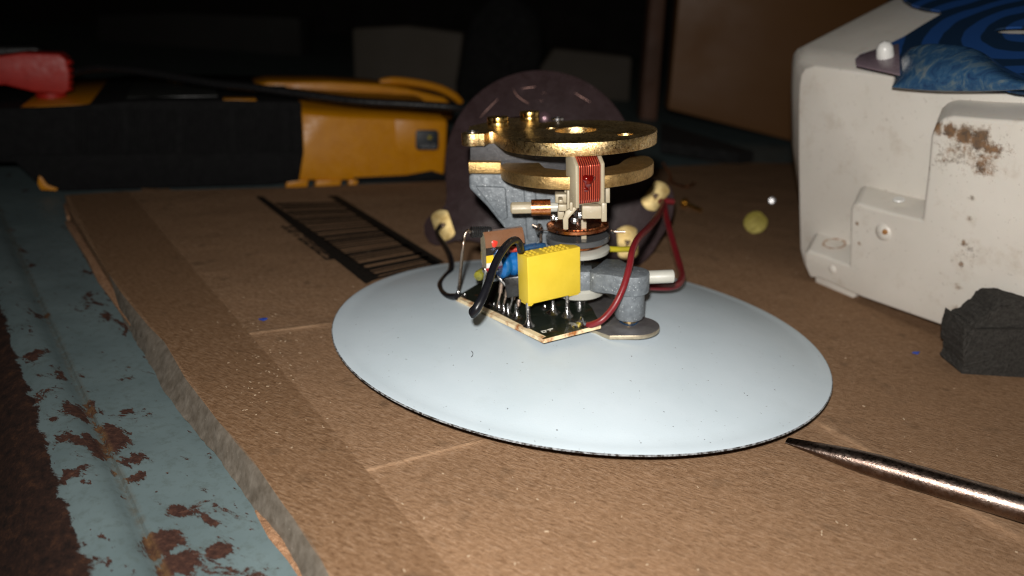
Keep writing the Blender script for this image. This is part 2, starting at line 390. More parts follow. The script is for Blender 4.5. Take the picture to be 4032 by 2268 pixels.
# small things lying on the cardboard
M_blue = simple('blue_plastic', (.02, .06, .35), None, 5, .5)
M_brass = simple('brass', (.80, .55, .20), (.62, .40, .12), 6, .28, 1, .25, .01)
M_steel = simple('steel', (.55, .55, .55), (.4, .4, .42), 6, .3, 1, .2)
def chip(px, py, s_, lab):
    b = MB(); p = G(px, py, .02); b.prism([p + Vector((-s_, 0, 0)), p + Vector((-.2 * s_, s_ * .8, 0)), p + Vector((s_, .1 * s_, .03)), p + Vector((.3 * s_, -.5 * s_, 0))], Vector((0, 0, .025)))
    tag(b.build('plastic_scrap', M_blue, origin=G(px, py)), lab, 'scrap', 'blue plastic scraps')
chip(1036, 1260, .10, 'tiny blue scrap lying on the cardboard crease left of the white disc')
chip(3606, 1392, .09, 'tiny blue scrap lying on the cardboard in front of the white housing')
def screw(px, py, r, lab, ax, mat, L=.5, cat='screw'):
    root = empty('loose_screw', G(px, py)); tag(root, lab, cat, 'loose screws on the cardboard')
    c = G(px, py + 4, r * .9)
    ax = ax.normalized(); b = MB()
    s1 = ax.orthogonal().normalized() if abs(ax.z) < .9 else Vector((.25, 1, 0)).normalized(); s2 = ax.cross(s1)
    h = .12
    for sg in (1, -1):                             # two half-round cheeks with a slot between
        pts = [c + s1 * (r * math.sin(a)) * 1 + s2 * (sg * (.15 * r + (r - .15 * r) * math.cos(a))) for a in [math.radians(x) for x in range(-84, 85, 12)]]
        b.prism(pts, ax * h * .5)
    b.lathe([(r, -h * .5), (r, 0.001)], c, ax, 28)
    b.build('head', mat, root, bevel=.01)
    b = MB(); b.lathe([(r * .45, -h * .5), (r * .45, -L)] , c, ax, 14)
    if abs(ax.z) < .9: b.build('shank', mat, root)
screw(2975, 873, .40, 'round slotted brass screw head lying flat between movement and white housing', Vector((-.3, -.85, .42)), simple('dull_brass', (.30, .25, .04), (.2, .16, .02), 6, .55, .3))
screw(3040, 785, .13, 'small bright steel screw glinting near the white housing', Vector((-.25, -.9, .25)), M_steel)
screw(2695, 795, .2, 'small brass screw on its side just behind the right ear of the brown plate', Vector((-.6, .7, .1)), M_brass, .85)
M_copper = simple('copper', (.75, .33, .16), (.5, .2, .09), 7, .3, 1, .2)
b = MB(); b.tube([G(2610, 640, .9), G(2640, 690, .4), G(2640, 715, .08), G(2700, 735, .15), G(2735, 720, .3)], .05, 8)
tag(b.build('wire_scrap', M_copper), 'curled stripped copper wire scrap behind the brown plate', 'wire')

b = MB(); rc = random.Random(21)
for k in range(240):
    px, py = rc.uniform(700, 4032), rc.uniform(900, 2268)
    if k < 90: px, py = rc.gauss(1060, 130), rc.gauss(1420, 160)
    p = G(px, py, .004)
    if (Vector((p.x, p.y)) - Vector((DC.x, DC.y))).length < 5.6 or px < 760 + (py - 1400) * .75: continue
    s_ = rc.uniform(.008, .022); a = rc.uniform(0, 3.1); u_ = Vector((math.cos(a), math.sin(a), 0)); v_ = Vector((-u_.y, u_.x, 0))
    b.quadbox(p, u_ * s_ * rc.uniform(1, 3), v_ * s_, Vector((0, 0, s_ * .5)))
tag(b.build('crumbs', simple('pale_crumb', (.50, .39, .27), (.36, .26, .17), 5, .6), origin=G(1060, 1420)), 'pale crumbs and dust specks scattered over the cardboard', 'dust', kind='stuff')

# ------------------------------------------------------------------ white disc (convex enamel dial seen from its back)
t = NT('white_enamel')
c_ = t.ramp(t.noise(.45, 5, .6), [(.3, (.515, .605, .66)), (.7, (.575, .66, .72))])
c_ = t.mix(t.ramp(t.noise(1.1, 6, .75, off=8), [(.55, 0.), (.75, .16)]), c_, (.38, .42, .43))
c_ = t.mix(t.ramp(t.noise(13, 3, .6), [(.715, 0.), (.73, .9)]), c_, (.08, .08, .09))
c_ = t.mix(t.ramp(t.noise(33, 2, .6, off=4), [(.72, 0.), (.76, .4)]), c_, (.2, .2, .22))
t.set(color=c_, rough=t.ramp(t.noise(.8, 6, .7, off=5), [(.35, .40), (.7, .62)]), spec=.38); t.bump(t.noise(30, 2, .5), .12, .01); M_enamel = t.mat
t = NT('chipped_rim'); n_ = t.noise(12, 5, .7)
t.set(color=t.mix(t.ramp(n_, [(.42, 0.), (.60, 1.)]), (.03, .025, .022), (.34, .36, .38)), rough=.6); t.bump(n_, .6, .02); M_rim = t.mat
prof = [(.001, .6)] + [(r, .6 * (1 - (r / 5.5) ** 2) ** 1 * .93 + .042) for r in [x * .25 for x in range(1, 20)]]
prof = [(r, .045 + .555 * (1 - (r / 5.15) ** 2)) for r in [.001] + [x * .25 for x in range(1, 21)]] + [(5.15, .045), (5.28, .03), (5.40, .022), (5.47, .008)]
b = MB(); b.lathe(prof, DC, DISC_N, 180)
disc = b.build('dial_disc', M_enamel, origin=(DC.x, DC.y, 0))
tag(disc, 'large convex white enamel disc carrying the clock movement', 'dial disc')
b = MB(); b.lathe([(5.47, .008), (5.49, -.002), (5.488, -.018), (5.45, -.032), (5.3, -.032), (5.3, -.02)], DC, DISC_N, 180); b.build('rim', M_rim, disc)
# hair and crumb on the disc
b = MB()
def on_disc(px, py, lift=.004):
    p = PL(px, py, DC, DISC_N)
    for _ in range(6):
        r = (p - DC); rr = (r - DISC_N * r.dot(DISC_N)).length; h = .045 + .555 * (1 - (rr / 5.15) ** 2); p = PL(px, py, DC + DISC_N * (h + lift), DISC_N)
    return p
b.tube([on_disc(1856, 1382), on_disc(1862, 1390), on_disc(1861, 1400), on_disc(1855, 1406)], .006, 6); M_hair = simple('dark_lint', (.02, .02, .02)); 
tag(b.build('lint_hair', M_hair), 'short curved dark hair on the white disc in front of the circuit board', 'hair')

# ------------------------------------------------------------------ the clock movement
mv = empty('clock_movement', MO)
tag(mv, 'open brass and grey metal clock movement with yellow capacitor standing on the white disc', 'clock movement')
t = NT('zinc_passivated_brass')
c_ = t.ramp(t.noise(2.2, 5, .7), [(.3, (.55, .35, .13)), (.5, (.78, .56, .25)), (.7, (.85, .66, .36))])
c_ = t.mix(t.ramp(t.noise(12, 5, .85, off=2), [(.44, .0), (.60, .75)]), c_, (.24, .13, .05))
c_ = t.mix(t.ramp(t.noise(15, 4, .85, off=12), [(.58, .0), (.64, .75)]), c_, (.95, .85, .6))
t.set(color=c_, metal=1, rough=t.ramp(t.noise(18, 3, .7, off=5), [(.3, .23), (.7, .42)])); t.bump(t.math('ADD', t.noise(34, 4, .8), t.noise(13, 4, .8, off=9)), .6, .010); M_plate = t.mat
t = NT('satin_gold_plate')
c_ = t.ramp(t.noise(3, 5, .7), [(.3, (.52, .33, .12)), (.7, (.72, .50, .22))]); c_ = t.mix(t.ramp(t.noise(16, 4, .8, off=2), [(.45, .0), (.62, .6)]), c_, (.27, .15, .06))
t.set(color=c_, metal=.95, rough=.38); t.bump(t.math('ADD', t.noise(40, 3, .7), t.noise(15, 4, .8)), .6, .014); M_gold = t.mat
M_zinc = simple('die_cast_zinc', (.185, .21, .23), (.10, .115, .13), 8, .55, .15, .6, .02, 20, specks=(28, .66, (.62, .66, .68)), rv=.15)
M_zinc2 = simple('steel_base_plate', (.30, .29, .29), (.2, .19, .2), 4, .38, .7, .3, .01, 15)
M_cream = simple('cream_plastic', (.38, .325, .225), (.30, .25, .17), 2, .45, 0, .15, .01, 20, sss=.05, specks=(24, .7, (.8, .75, .65)))
M_white = simple('white_nylon', (.42, .42, .375), (.36, .36, .32), 2, .4, 0, .1)
M_solder = simple('solder', (.62, .62, .62), (.42, .42, .43), 6, .22, 1, .4, .02)
M_lead = simple('tinned_lead', (.60, .59, .57), (.40, .38, .36), 8, .32, 1, .4, .01)
M_leadc = simple('tarnished_copper_lead', (.55, .44, .36), (.35, .26, .2), 8, .38, 1, .4, .01)
M_smoke = simple('smoked_glass', (.075, .08, .085), (.06, .065, .07), 2, .18, 0, 0, spec=.6)
M_yellow = simple('yellow_resin', (.68, .50, .04), (.62, .45, .03), 3, .42, 0, .25, .008, 14, specks=(9, .735, (.25, .15, .02)), rv=.05)
M_blk = simple('black_pvc', (.007, .0075, .010), (.005, .005, .007), 4, .34, 0, .1, spec=.35)
M_red = simple('red_pvc', (.17, .011, .015), (.13, .008, .012), 3, .38, 0, .1)
M_darkpl = simple('black_plastic', (.015, .015, .016), (.01, .01, .01), 4, .35)

def hole(cx, cy, r, z, n=24): return circ(cx, cy, r, z, n)
# top plate
z1 = 3.89; th = .255
def xy(px, py, z): x, y, _ = loc(PM(px, py, z)); return x, y
arc = circ(-.04, 0, 1.65, z1, 60, -157, 118)
outl = arc + [PM(*p, z1) for p in [(2110, 455), (2040, 458), (1965, 468), (1905, 484), (1850, 497)]]
lx, ly = xy(1860, 522, z1); outl += circ(lx, ly, .235, z1, 14, 120, 300)
outl += [PM(*p, z1) for p in [(1905, 527), (1925, 519), (1942, 518)]]
hs = []
for px, py, r in ((2267, 512, .44), (2170, 505, .11), (2462, 529, .16)):
    x, y = xy(px, py, z1); hs.append(hole(x, y, r, z1))
b = MB(); b.holed(outl, hs, -MU * th); tp = b.build('top_plate', M_plate, mv, bevel=.018, seg=2)
for px, py, r in ((1860, 520, .13), (2195, 468, .15)):
    b = MB(); x, y = xy(px, py, z1); b.lathe([(.001, .012), (r * .45, .014), (r * .5, .03), (r, .022), (r, -.02)], M(x, y, z1), MU, 24); b.build('rivet', M_steel, tp)
def slotted(px, py, r, h, ang, mat, par, z=z1):
    x, y = xy(px, py, z); b = MB(); c = M(x, y, z)
    b.lathe([(r, 0), (r, h * .45)], c, MU, 36)
    ca, sa = math.cos(ang), math.sin(ang); e1 = MX * ca + MY * sa; e2 = -MX * sa + MY * ca; g = .032
    for sg in (1, -1):
        a0 = math.asin(g / r)
        pts = [c + MU * h * .45 + e1 * (r * math.cos(a)) + e2 * (sg * r * math.sin(a)) for a in [a0 + (math.pi - 2 * a0) * i / 14 for i in range(15)]]
        b.prism(pts, MU * h * .55)
    return b.build('screw', mat, par, bevel=.008)
slotted(1961, 497, .235, .21, 1.25, M_brass, tp); slotted(2086, 474, .225, .21, 1.0, M_brass, tp)
# lower plate: front crescent
z2 = 3.23
b = MB()
outl = circ(-.06, .02, 1.62, z2, 44, -178, 14) + [PM(2527, 611, z2), PM(2480, 618, z2)] + [M(*p, z2) for p in [(.95, .05), (.78, -.42), (.45, -.72), (0, -.86), (-.4, -.80), (-.74, -.52)]] + [PM(2124, 640, z2), PM(1990, 641, z2)]
# notch for the coil
lp = b.prism(outl, -MU * .25).build('lower_plate', M_gold, mv, bevel=.02)
# left arm of the lower plate
b = MB(); a_ = PY(1843, 638, .1); c_ = PY(1972, 640, .1)
b.prism([a_, c_, c_ + MY * .35, a_ + MY * .35], -MU * .25); b.build('plate_arm', M_gold, mv, bevel=.025)

# die-cast bracket
def YP(pts, d): return [PY(x, y, d) for x, y in pts]
d0 = .25
b = MB(); b.prism(YP([(1846, 692), (1862, 684), (2235, 684), (2240, 1010), (2110, 1025), (2060, 985), (1992, 905), (1920, 815), (1848, 742)], d0), MY * .75)
br = b.build('bracket', M_zinc, mv, bevel=.05, seg=3)
b = MB(); b.prism(YP([(1850, 575), (2000, 548), (2232, 560), (2236, 680), (1850, 660)], .32), MY * .6); b.build('upper_block', simple('dark_grey_metal', (.055, .055, .06), (.03, .03, .033), 8, .5, .2, .5, .02, specks=(24, .68, (.25, .25, .27))), br, bevel=.03)  # upper block coloured darker than the rest of the bracket
b = MB(); b.prism(YP([(1870, 733), (1990, 738), (2000, 860), (1975, 870)], d0 - .07), MY * .3); b.prism(YP([(2060, 740), (2110, 740), (2120, 960), (2075, 950)], d0 - .05), MY * .3); b.build('web', M_zinc, br, bevel=.05)
b = MB(); b.prism(YP([(2075, 940), (2240, 940), (2250, 1190), (2110, 1190)], .35), MY * .5); b.build('foot_block', M_zinc, br, bevel=.06)
b = MB(); b.prism(YP([(2268, 640), (2300, 640), (2300, 1100), (2262, 1100)], .55), MY * .4); b.build('rear_pillar', M_zinc, br, bevel=.04)

# coil on its bobbin
def cy_(x, y, z, yaw=.38):                      # yawed frame for the coil
    return M(0, 0, 0) - MO
yaw = math.radians(20); CXv = (MX * math.cos(yaw) + MY * math.sin(yaw)); CYv = (-MX * math.sin(yaw) + MY * math.cos(yaw))
dcoil = -1.86
O = PY(2266, 655, dcoil)                        # left flange front top corner
zt = loc(O)[2]; Wc = (PY(2386, 650, dcoil) - O).dot(MX) / math.cos(yaw); Hc = (O - PY(2262, 822, dcoil)).dot(MU)
print('coil w,h,z', Wc, Hc, zt, loc(O))
def CP(u, v, h): return O + CXv * u + CYv * v - MU * h    # u right, v back, h down
fl = .075
bob = MB()
def flange(u0):
    prof_ = [(0, 0), (.16, -.14), (.5, -.2), (.5, Hc + .0), (.0, Hc), ]
    bob.prism([CP(u0, v, h) for v, h in prof_], CXv * fl)
flange(0); flange(Wc - fl)
bob.quadbox(CP(fl, .16, Hc - .02), CXv * (Wc - 2 * fl), CYv * .3, MU * (Hc - .05))
bobo = bob.build('bobbin', M_cream, mv, bevel=.02, seg=2)
t = NT('enamelled_copper_winding')
mp = t.n('ShaderNodeVectorMath', {0: t.cm, 1: tuple(CXv)}, operation='DOT_PRODUCT').outputs['Value']
cb = t.n('ShaderNodeCombineXYZ', {0: mp}).outputs[0]
wv = t.n('ShaderNodeTexNoise', {'Vector': cb, 'Scale': 42., 'Detail': 2.}, noise_dimensions='3D').outputs[0]
sin_ = t.math('SINE', t.math('MULTIPLY', mp, 2 * math.pi / .045))
h_ = t.math('ADD', t.math('MULTIPLY', sin_, .5), t.math('MULTIPLY', wv, .8))
t.set(color=t.ramp(h_, [(.1, (.22, .012, .008)), (.5, (.68, .085, .05)), (.9, (.9, .20, .12))]), metal=.7, rough=.24, coat=.5); t.bump(h_, .9, .02); M_wind = t.mat
b = MB(); pr_ = [(.012, .01), (.165, -.125), (.46, -.18), (.49, -.1), (.49, Hc - .1), (.06, Hc - .06), (.02, Hc - .15)]
b.prism([CP(fl, v, h) for v, h in pr_], CXv * (Wc - 2 * fl)); b.build('winding', M_wind, bobo, bevel=.03, seg=3)
t = NT('red_varnish_drop'); t.set(color=(.12, .003, .002), rough=.06, coat=1., trans=.2, ior=1.45); M_drop = t.mat
b = MB(); b.lathe([(.001, .09), (.06, .08), (.105, .045), (.135, .0), (.12, -.03)], CP(Wc * .45, .03, .3), -CYv, 22, wob=.2); b.lathe([(.001, .03), (.05, .02), (.085, -.02)], CP(Wc * .38, .03, .46), -CYv, 16); b.build('varnish_drop', M_drop, bobo)
# cream structure beneath the coil
def BX(px0, py0, px1, py1, d, dep, mat=None, bb=None, name=None, par=None, bev=.02):
    p = [PY(px0, py0, d), PY(px1, py0, d), PY(px1, py1, d), PY(px0, py1, d)]
    return (bb or MB()).prism(p, MY * dep)
b = MB()
BX(2292, 812, 2388, 862, -1.66, .5, bb=b); BX(2368, 800, 2390, 874, -1.70, .12, bb=b)
b.prism(YP([(2262, 815), (2274, 822), (2238, 862), (2238, 905), (2218, 905), (2216, 862), (2228, 830)], -1.78), MY * .1)
BX(2232, 750, 2262, 845, -1.55, .4, bb=b)
BX(2198, 806, 2232, 832, -1.72, .2, bb=b); BX(2200, 787, 2217, 802, -1.66, .3, bb=b); BX(2243, 797, 2256, 830, -1.84, .1, bb=b)
BX(2196, 832, 2222, 865, -1.5, .3, bb=b); BX(2186, 765, 2240, 800, -1.3, .3, bb=b); BX(2222, 745, 2260, 760, -1.35, .4, bb=b); BX(2384, 740, 2402, 800, -1.3, .2, bb=b)
b.build('coil_carrier', M_cream, mv, bevel=.02, seg=2)
# cream hex pin with copper sleeve pointing left
axp = PY(2010, 820, -1.1); axq = PY(2196, 815, -1.1); ax = (axq - axp).normalized()
b = MB(); b.lathe([(.09, 0), (.125, .035), (.125, .55)], axp, ax, 8); b.build('pin', M_cream, mv, bevel=.01)
b = MB(); L1 = (PY(2092, 818, -1.1) - axp).length; L2 = (PY(2168, 816, -1.1) - axp).length
b.lathe([(.13, L1), (.165, L1), (.165, L2), (.13, L2)], axp, ax, 32); b.build('copper_sleeve', M_copper, mv)
b = MB(); b.lathe([(.10, L2), (.10, L2 + .3)], axp, ax, 12); b.lathe([(.07, L1), (.07, L2)], axp, ax, 12); b.build('sleeve_core', M_white, mv)
b = MB()
for px, py, r in ((2178, 855, .07), (2262, 868, .08), (2282, 845, .09), (2190, 862, .05)): 
    b.lathe([(.001, -r), (r * .7, -r * .7), (r, 0), (r * .7, r * .7), (.001, r)], PY(px, py, -1.2), MU, 10, wob=.2)
b.build('solder_lump', M_solder, mv)

# balance staff, toothed copper ring, glass discs, white wheel
ax0 = (-.07, -.35)
def zof(px, py, x, y):                          # height at which the vertical through (x, y) is seen at row py
    lo, hi = -1., 5.
    for _ in range(40):
        m_ = (lo + hi) / 2; p = M(x, y, m_); q = R.transposed() @ (p - CAM)
        if q.y / q.z * FPX + CY > py: lo = m_
        else: hi = m_
    return (lo + hi) / 2
zr = zof(2265, 893, *ax0)
print('ring z', zr)
b = MB(); rr = .66
b.lathe([(rr - .03, 0), (rr, .0), (rr + .004, .06), (rr - .02, .075), (rr - .03, .055)], M(*ax0, zr), MU, 64)
for k in range(44):                              # teeth cut like little arrow heads standing on the ring
    a = 2 * math.pi * k / 44; a2 = a + .07; am = a + .035
    e = lambda t_, r_, h: M(ax0[0] + r_ * math.cos(t_), ax0[1] + r_ * math.sin(t_), zr + h)
    b.add([e(a, rr - .16, .05), e(a2, rr - .16, .05), e(a2, rr - .02, .06), e(a, rr - .02, .06), e(am, rr - .09, .09)], [(0, 1, 4), (1, 2, 4), (2, 3, 4), (3, 0, 4), (0, 3, 2, 1)])
b.lathe([(rr - .2, .03), (rr - .15, .03), (rr - .15, .06), (rr - .2, .06), (rr - .2, .03)], M(*ax0, zr), MU, 64)
b.build('toothed_ring', M_copper, mv)
b = MB(); b.lathe([(.07, -1.2), (.07, .5), (.045, .5), (.045, .9)], M(*ax0, zr), MU, 20); b.build('staff', M_steel, mv)
b = MB(); b.quadbox(M(ax0[0] + .06, ax0[1] - .35, zr - .3), MX * .11, MY * .08, MU * .62); b.build('stop_post', M_cream, mv, bevel=.01)
zg = zof(2275, 935, *ax0)
b = MB(); b.lathe([(.001, .06), (.15, .06), (.66, .06), (.68, .04), (.68, -.045), (.66, -.06), (.001, -.06)], M(*ax0, zg), MU, 72); b.build('smoked_disc', M_smoke, mv)
b = MB(); b.lathe([(.001, .02), (.55, .02), (.55, -.02), (.001, -.02)], M(*ax0, zg - .12), MU, 60); b.build('copper_disc', M_copper, mv)
zw = zof(2280, 985, *ax0)
b = MB(); b.lathe([(.001, .08), (.64, .08), (.69, .05), (.67, -.03), (.5, -.09), (.001, -.1)], M(*ax0, zw), MU, 72); b.build('nylon_disc', M_white, mv)
zz = zof(2290, 1140, -.05, -.6)
b = MB(); b.lathe([(.001, .15), (.5, .15), (.55, .1), (.52, -.05), (.36, -.14), (.001, -.16)], M(-.05, -.62, zz), MU, 56); b.build('drive_wheel', M_white, mv)
b = MB(); b.lathe([(.12, -1.6), (.12, .1)], M(-.05, -.62, zz), MU, 20); b.build('drive_arbor', M_steel, mv)
b = MB()
for pts in ([(2126, 985), (2128, 925), (2110, 890)], [(2405, 908), (2420, 912), (2462, 913)], [(2095, 885), (2120, 897)]):
    b.tube([PY(x, y, -.5) for x, y in pts], .028, 8)
b.tube([PY(2125, 905, -.5), PY(2160, 908, -.55)], .012, 6)
b.build('contact_wire', M_leadc, mv)
b = MB(); b.lathe([(.001, -.16), (.05, -.12), (.085, 0), (.05, .1), (.001, .13)], PY(2122, 902, -.5), MU, 12, wob=.25); b.lathe([(.001, -.06), (.05, 0), (.001, .06)], PY(2412, 912, -.5), MX, 10); b.build('solder_drop', M_solder, mv)

# cast arm with post on the right
pb0 = loc(PM(2478, 1262, .06)); za = zof(2478, 1070, pb0[0], pb0[1]); r_ = .40; print('za', za, pb0)
pc = loc(M(pb0[0], pb0[1], za)); 
arm = [PM(*p, za) for p in [(2322, 1062), (2345, 1050), (2385, 1018), (2440, 1020)]] + circ(pc[0], pc[1], r_, za, 16, 75, -75) + [PM(*p, za) for p in [(2455, 1093), (2400, 1082), (2345, 1078), (2322, 1072)]]
b = MB(); b.prism(arm, -MU * .42); ar = b.build('arm', M_zinc, mv, bevel=.03, seg=2)
b = MB(); b.prism([PM(*p, za - .02) for p in [(2280, 1045), (2330, 1043), (2335, 1070), (2280, 1072)]], -MU * .45); b.build('arm_root', M_zinc, ar, bevel=.03)
zb = loc(PM(2440, 1265, .1))
b = MB(); px_, py_ = pc[0], pc[1]
b.lathe([(.285, .14), (.31, .2), (.31, za - .42)], M(px_, py_, 0), MU, 40); b.lathe([(.13, .0), (.13, .2)], M(px_, py_, 0), MU, 20, ); b.build('post', M_zinc, mv)
b = MB(); b.lathe([(.125, 0), (.14, .02), (.14, .55), (.12, .57)], PY(2545, 1092, pc[1] + .12), (MX + MY * .05).normalized(), 28); b.build('nylon_pin', M_white, mv)

# base plate and circuit board
t = NT('base_plate_edge'); t.set(color=t.ramp(t.noise(9, 4, .7), [(.3, (.42, .36, .26)), (.7, (.60, .52, .38))]), metal=.8, rough=.42); M_base_e = t.mat
zbp = .02
lob = loc(PM(2490, 1287, zbp))
bp = [PM(*p, zbp) for p in [(2100, 1322), (2072, 1322), (2035, 1308), (1820, 1190), (1960, 1080), (2250, 1060), (2500, 1238)]] + circ(1.02, -1.38, .54, zbp, 16, 75, -95) + [PM(*p, zbp) for p in [(2400, 1322), (2345, 1302), (2200, 1290)]]
b = MB(); b.prism(bp, -MU * .09); bpl = b.build('base_plate', [M_zinc2, M_base_e], mv, bevel=.012)
for p in bpl.data.polygons:
    if abs(p.normal.dot(MU)) < .5: p.material_index = 1
b = MB(); b.lathe([(.19, 0), (.2, .012), (.12, .03), (.001, .035)], M(px_, py_, zbp), MU, 24, wob=.1); b.build('thread_lock', simple('blue_lacquer', (.02, .06, .13), (.01, .03, .07), 9, .35), bpl)
b = MB(); b.lathe([(.15, 0), (.15, .09), (.11, .1)], M(px_, py_, zbp + .02), MU, 24); b.build('washer', M_plate, bpl)

zp = .24
t = NT('burnt_board_face')
c_ = t.ramp(t.noise(1.6, 6, .7), [(.35, (.006, .010, .007)), (.6, (.014, .018, .012)), (.8, (.05, .045, .03))])
c_ = t.mix(t.ramp(t.noise(3, 5, .7, off=6), [(.6, 0.), (.7, .8)]), c_, (.10, .03, .01))
t.set(color=c_, rough=.25, spec=.4); t.bump(t.noise(5, 4, .6), .6, .03); M_pcb = t.mat
t = NT('board_edge'); t.set(color=t.mix(t.ramp(t.noise(3, 5, .7, off=2), [(.34, 0.), (.5, 1.)]), (.34, .11, .02), (.80, .66, .42)), rough=.6); M_pcbe = t.mat
PCBL = [(2140, 1336), (1793, 1170), (1880, 1118), (2080, 1085), (2240, 1120), (2330, 1210), (2366, 1278)]
b = MB(); b.prism([PM(*p, zp) for p in PCBL], -MU * .085); pcb = b.build('circuit_board', [M_pcb, M_pcbe], mv)
for p in pcb.data.polygons:
    if abs(p.normal.dot(MU)) < .5: p.material_index = 1
# scorched pale margin along the front-left edge, and the white print
b = MB(); b.add([PM(*p, zp + .004) for p in [(2134, 1333), (1800, 1172), (1812, 1168), (1960, 1232), (2060, 1282), (2150, 1325)]], [tuple(range(6))]); b.build('bare_margin', M_pcbe, pcb, smooth=False)
M_wh = simple('white_print', (.7, .7, .66), None, 5, .6, bump=0)
b = MB()
for q in ([(2128, 1303), (2150, 1299), (2152, 1302), (2135, 1305)], [(2128, 1303), (2134, 1302), (2141, 1310), (2136, 1311)], [(2136, 1309), (2150, 1304), (2153, 1308), (2139, 1311)], [(2147, 1299), (2152, 1300), (2150, 1306), (2146, 1306)], [(2152, 1298), (2176, 1291), (2178, 1296), (2157, 1301)], [(2164, 1300), (2170, 1298), (2168, 1304), (2163, 1304)]):
    b.add([PM(*p, zp + .008) for p in q], [(0, 1, 2, 3)])
b.build('printed_mark', M_wh, pcb, smooth=False)
# yellow block capacitor on two legs
ex = (PM(2366, 1278, zp) - PM(2140, 1336, zp)).normalized(); ey = MU.cross(ex)
F0 = PM(2082, 1282, zp)                          # foot of the front leg
ff = loc(F0); yl = None
def up_of(base, py): return zof(0, py, *loc(base)[:2])
zc0 = up_of(F0, 1199); zc1 = up_of(F0, 1012)
BLc = M(ff[0] + .015, ff[1] - .03, zc0)
Wy = 1.0
# width from the right edge
lo, hi = .5, 1.8
for _ in range(30):
    m_ = (lo + hi) / 2; q = R.transposed() @ (BLc + ex * m_ - CAM)
    if q.x / q.z * FPX + CX < 2287: lo = m_
    else: hi = m_
Wy = lo; Hy = zc1 - zc0
print('yellow', Wy, Hy, zc0)
b = MB(); b.quadbox(BLc, ex * Wy, ey * .42, MU * Hy)
ycap = b.build('yellow_capacitor', M_yellow, pcb, bevel=.018, seg=3)
b = MB(); b.prism([BLc + ey * .02 + ex * (Wy * u_) - MU * (.03 * v_) for u_, v_ in ((.0, 1), (.06, 1.4), (.1, .2), (.1, 0), (0, 0))], ey * .3)
b.prism([BLc + ey * .02 + ex * (Wy * u_) - MU * (.03 * v_) for u_, v_ in ((.75, 0), (.78, .8), (.97, .9), (.97, 0))], ey * .2); b.build('resin_flash', M_yellow, ycap)
# stamped characters on top (raised rings in three groups)
b = MB(); rt = random.Random(5)
for g0, cnt in ((.06, 3), (.40, 3), (.62, 3)):
    for rowi in range(3):
        for k in range(cnt):
            c = BLc + ex * (Wy * (g0 + k * .085)) + ey * (.09 + rowi * .12) + MU * (Hy + .004)
            pts = [c + ex * (.032 * math.cos(a)) + ey * (.042 * math.sin(a)) for a in [i * math.pi / 5 for i in range(10)]]
            b.tube(pts + [pts[0]], .007, 5, 1)
b.build('stamped_marking', M_yellow, ycap)
def solder(px, py, r, h, bb): bb.lathe([(r, 0), (r * .62, h * .16), (r * .34, h * .42), (r * .22, h)], PM(px, py, zp), MU, 18, wob=.08)
b = MB(); b.tube([PM(2082, 1282, zp), BLc + ex * .02 + ey * .08 + MU * .02], .042, 10); q_ = PM(2234, 1243, zp)
b.tube([q_, M(*loc(q_)[:2], zc0 + .1)], .04, 10); b.build('capacitor_leg', M_lead, ycap)
b = MB()
for px, py, r, h in ((2082, 1284, .13, .36), (2234, 1245, .13, .32), (2178, 1232, .15, .28), (1966, 1218, .08, .2), (1985, 1230, .10, .2), (2002, 1238, .10, .25), (2035, 1248, .12, .3), (1893, 1195, .06, .15), (1805, 1158, .09, .18), (1830, 1166, .09, .07), (1946, 1205, .08, .09), (2320, 1279, .06, .04), (1930, 1200, .06, .05), (1975, 1140, .06, .05), (2145, 1215, .10, .1)):
    solder(px, py, r, h, b)
b.build('solder_joint', M_solder, pcb)
b = MB(); b.lathe([(.16, 0), (.13, .03), (.06, .06), (.035, .14), (.001, .17)], PM(2289, 1277, zp), MU, 20, wob=.15); b.lathe([(.12, 0), (.1, .025), (.001, .03)], PM(2262, 1279, zp), MU, 16, wob=.3); b.build('solder_blob', simple('bright_solder', (.8, .8, .8), (.7, .7, .7), 4, .1, 1, .3, .02), pcb)

# blue electrolytic capacitor (lying), behind the yellow one
db = -1.35
axb = ex; ob = PL(1958, 1042, BLc + ey * .80, ey)
M_bluef = simple('blue_sleeve', (.01, .16, .46), (.006, .10, .33), 1.5, .22, .25, .15, .01, coat=.6)
rb_ = .30
b = MB(); b.lathe([(.1, .012), (rb_ - .06, .0), (rb_, .06), (rb_, .15), (rb_ - .045, .2), (rb_ - .045, .24), (rb_, .3), (rb_, .34), (rb_ - .012, .36), (rb_, .38), (rb_, .95)], ob, axb, 48)
bc = b.build('blue_capacitor', M_bluef, pcb)
q4 = PM(2002, 1236, zp); dq4 = loc(q4)[1]
b = MB(); b.tube([ob + axb * .02 - MU * .1, PY(1965, 1090, dq4), PY(1975, 1104, dq4), PY(2008, 1140, dq4), PY(2022, 1160, dq4)], .034, 10); b.tube([PY(2022, 1158, dq4), PY(2018, 1180, dq4), q4], .022, 8); b.build('capacitor_leg', M_lead, bc)
# blue resistor with red end lying across
b = MB(); p0 = PY(2006, 983, db + .05); p1 = PY(2062, 980, db + .1); p2 = PY(2128, 968, db + .2)
b.tube([p0, p1], [.06, .055], 14, mi=1); b.tube([p1, p2, p2 + (p2 - p1) * .3], [.06, .065, .04], 14)
b.build('blue_resistor', [simple('blue_enamel', (.015, .07, .16), (.008, .03, .08), 6, .25, specks=(8, .62, (.01, .01, .015))), simple('red_enamel', (.42, .035, .02), None, 5, .35)], pcb)
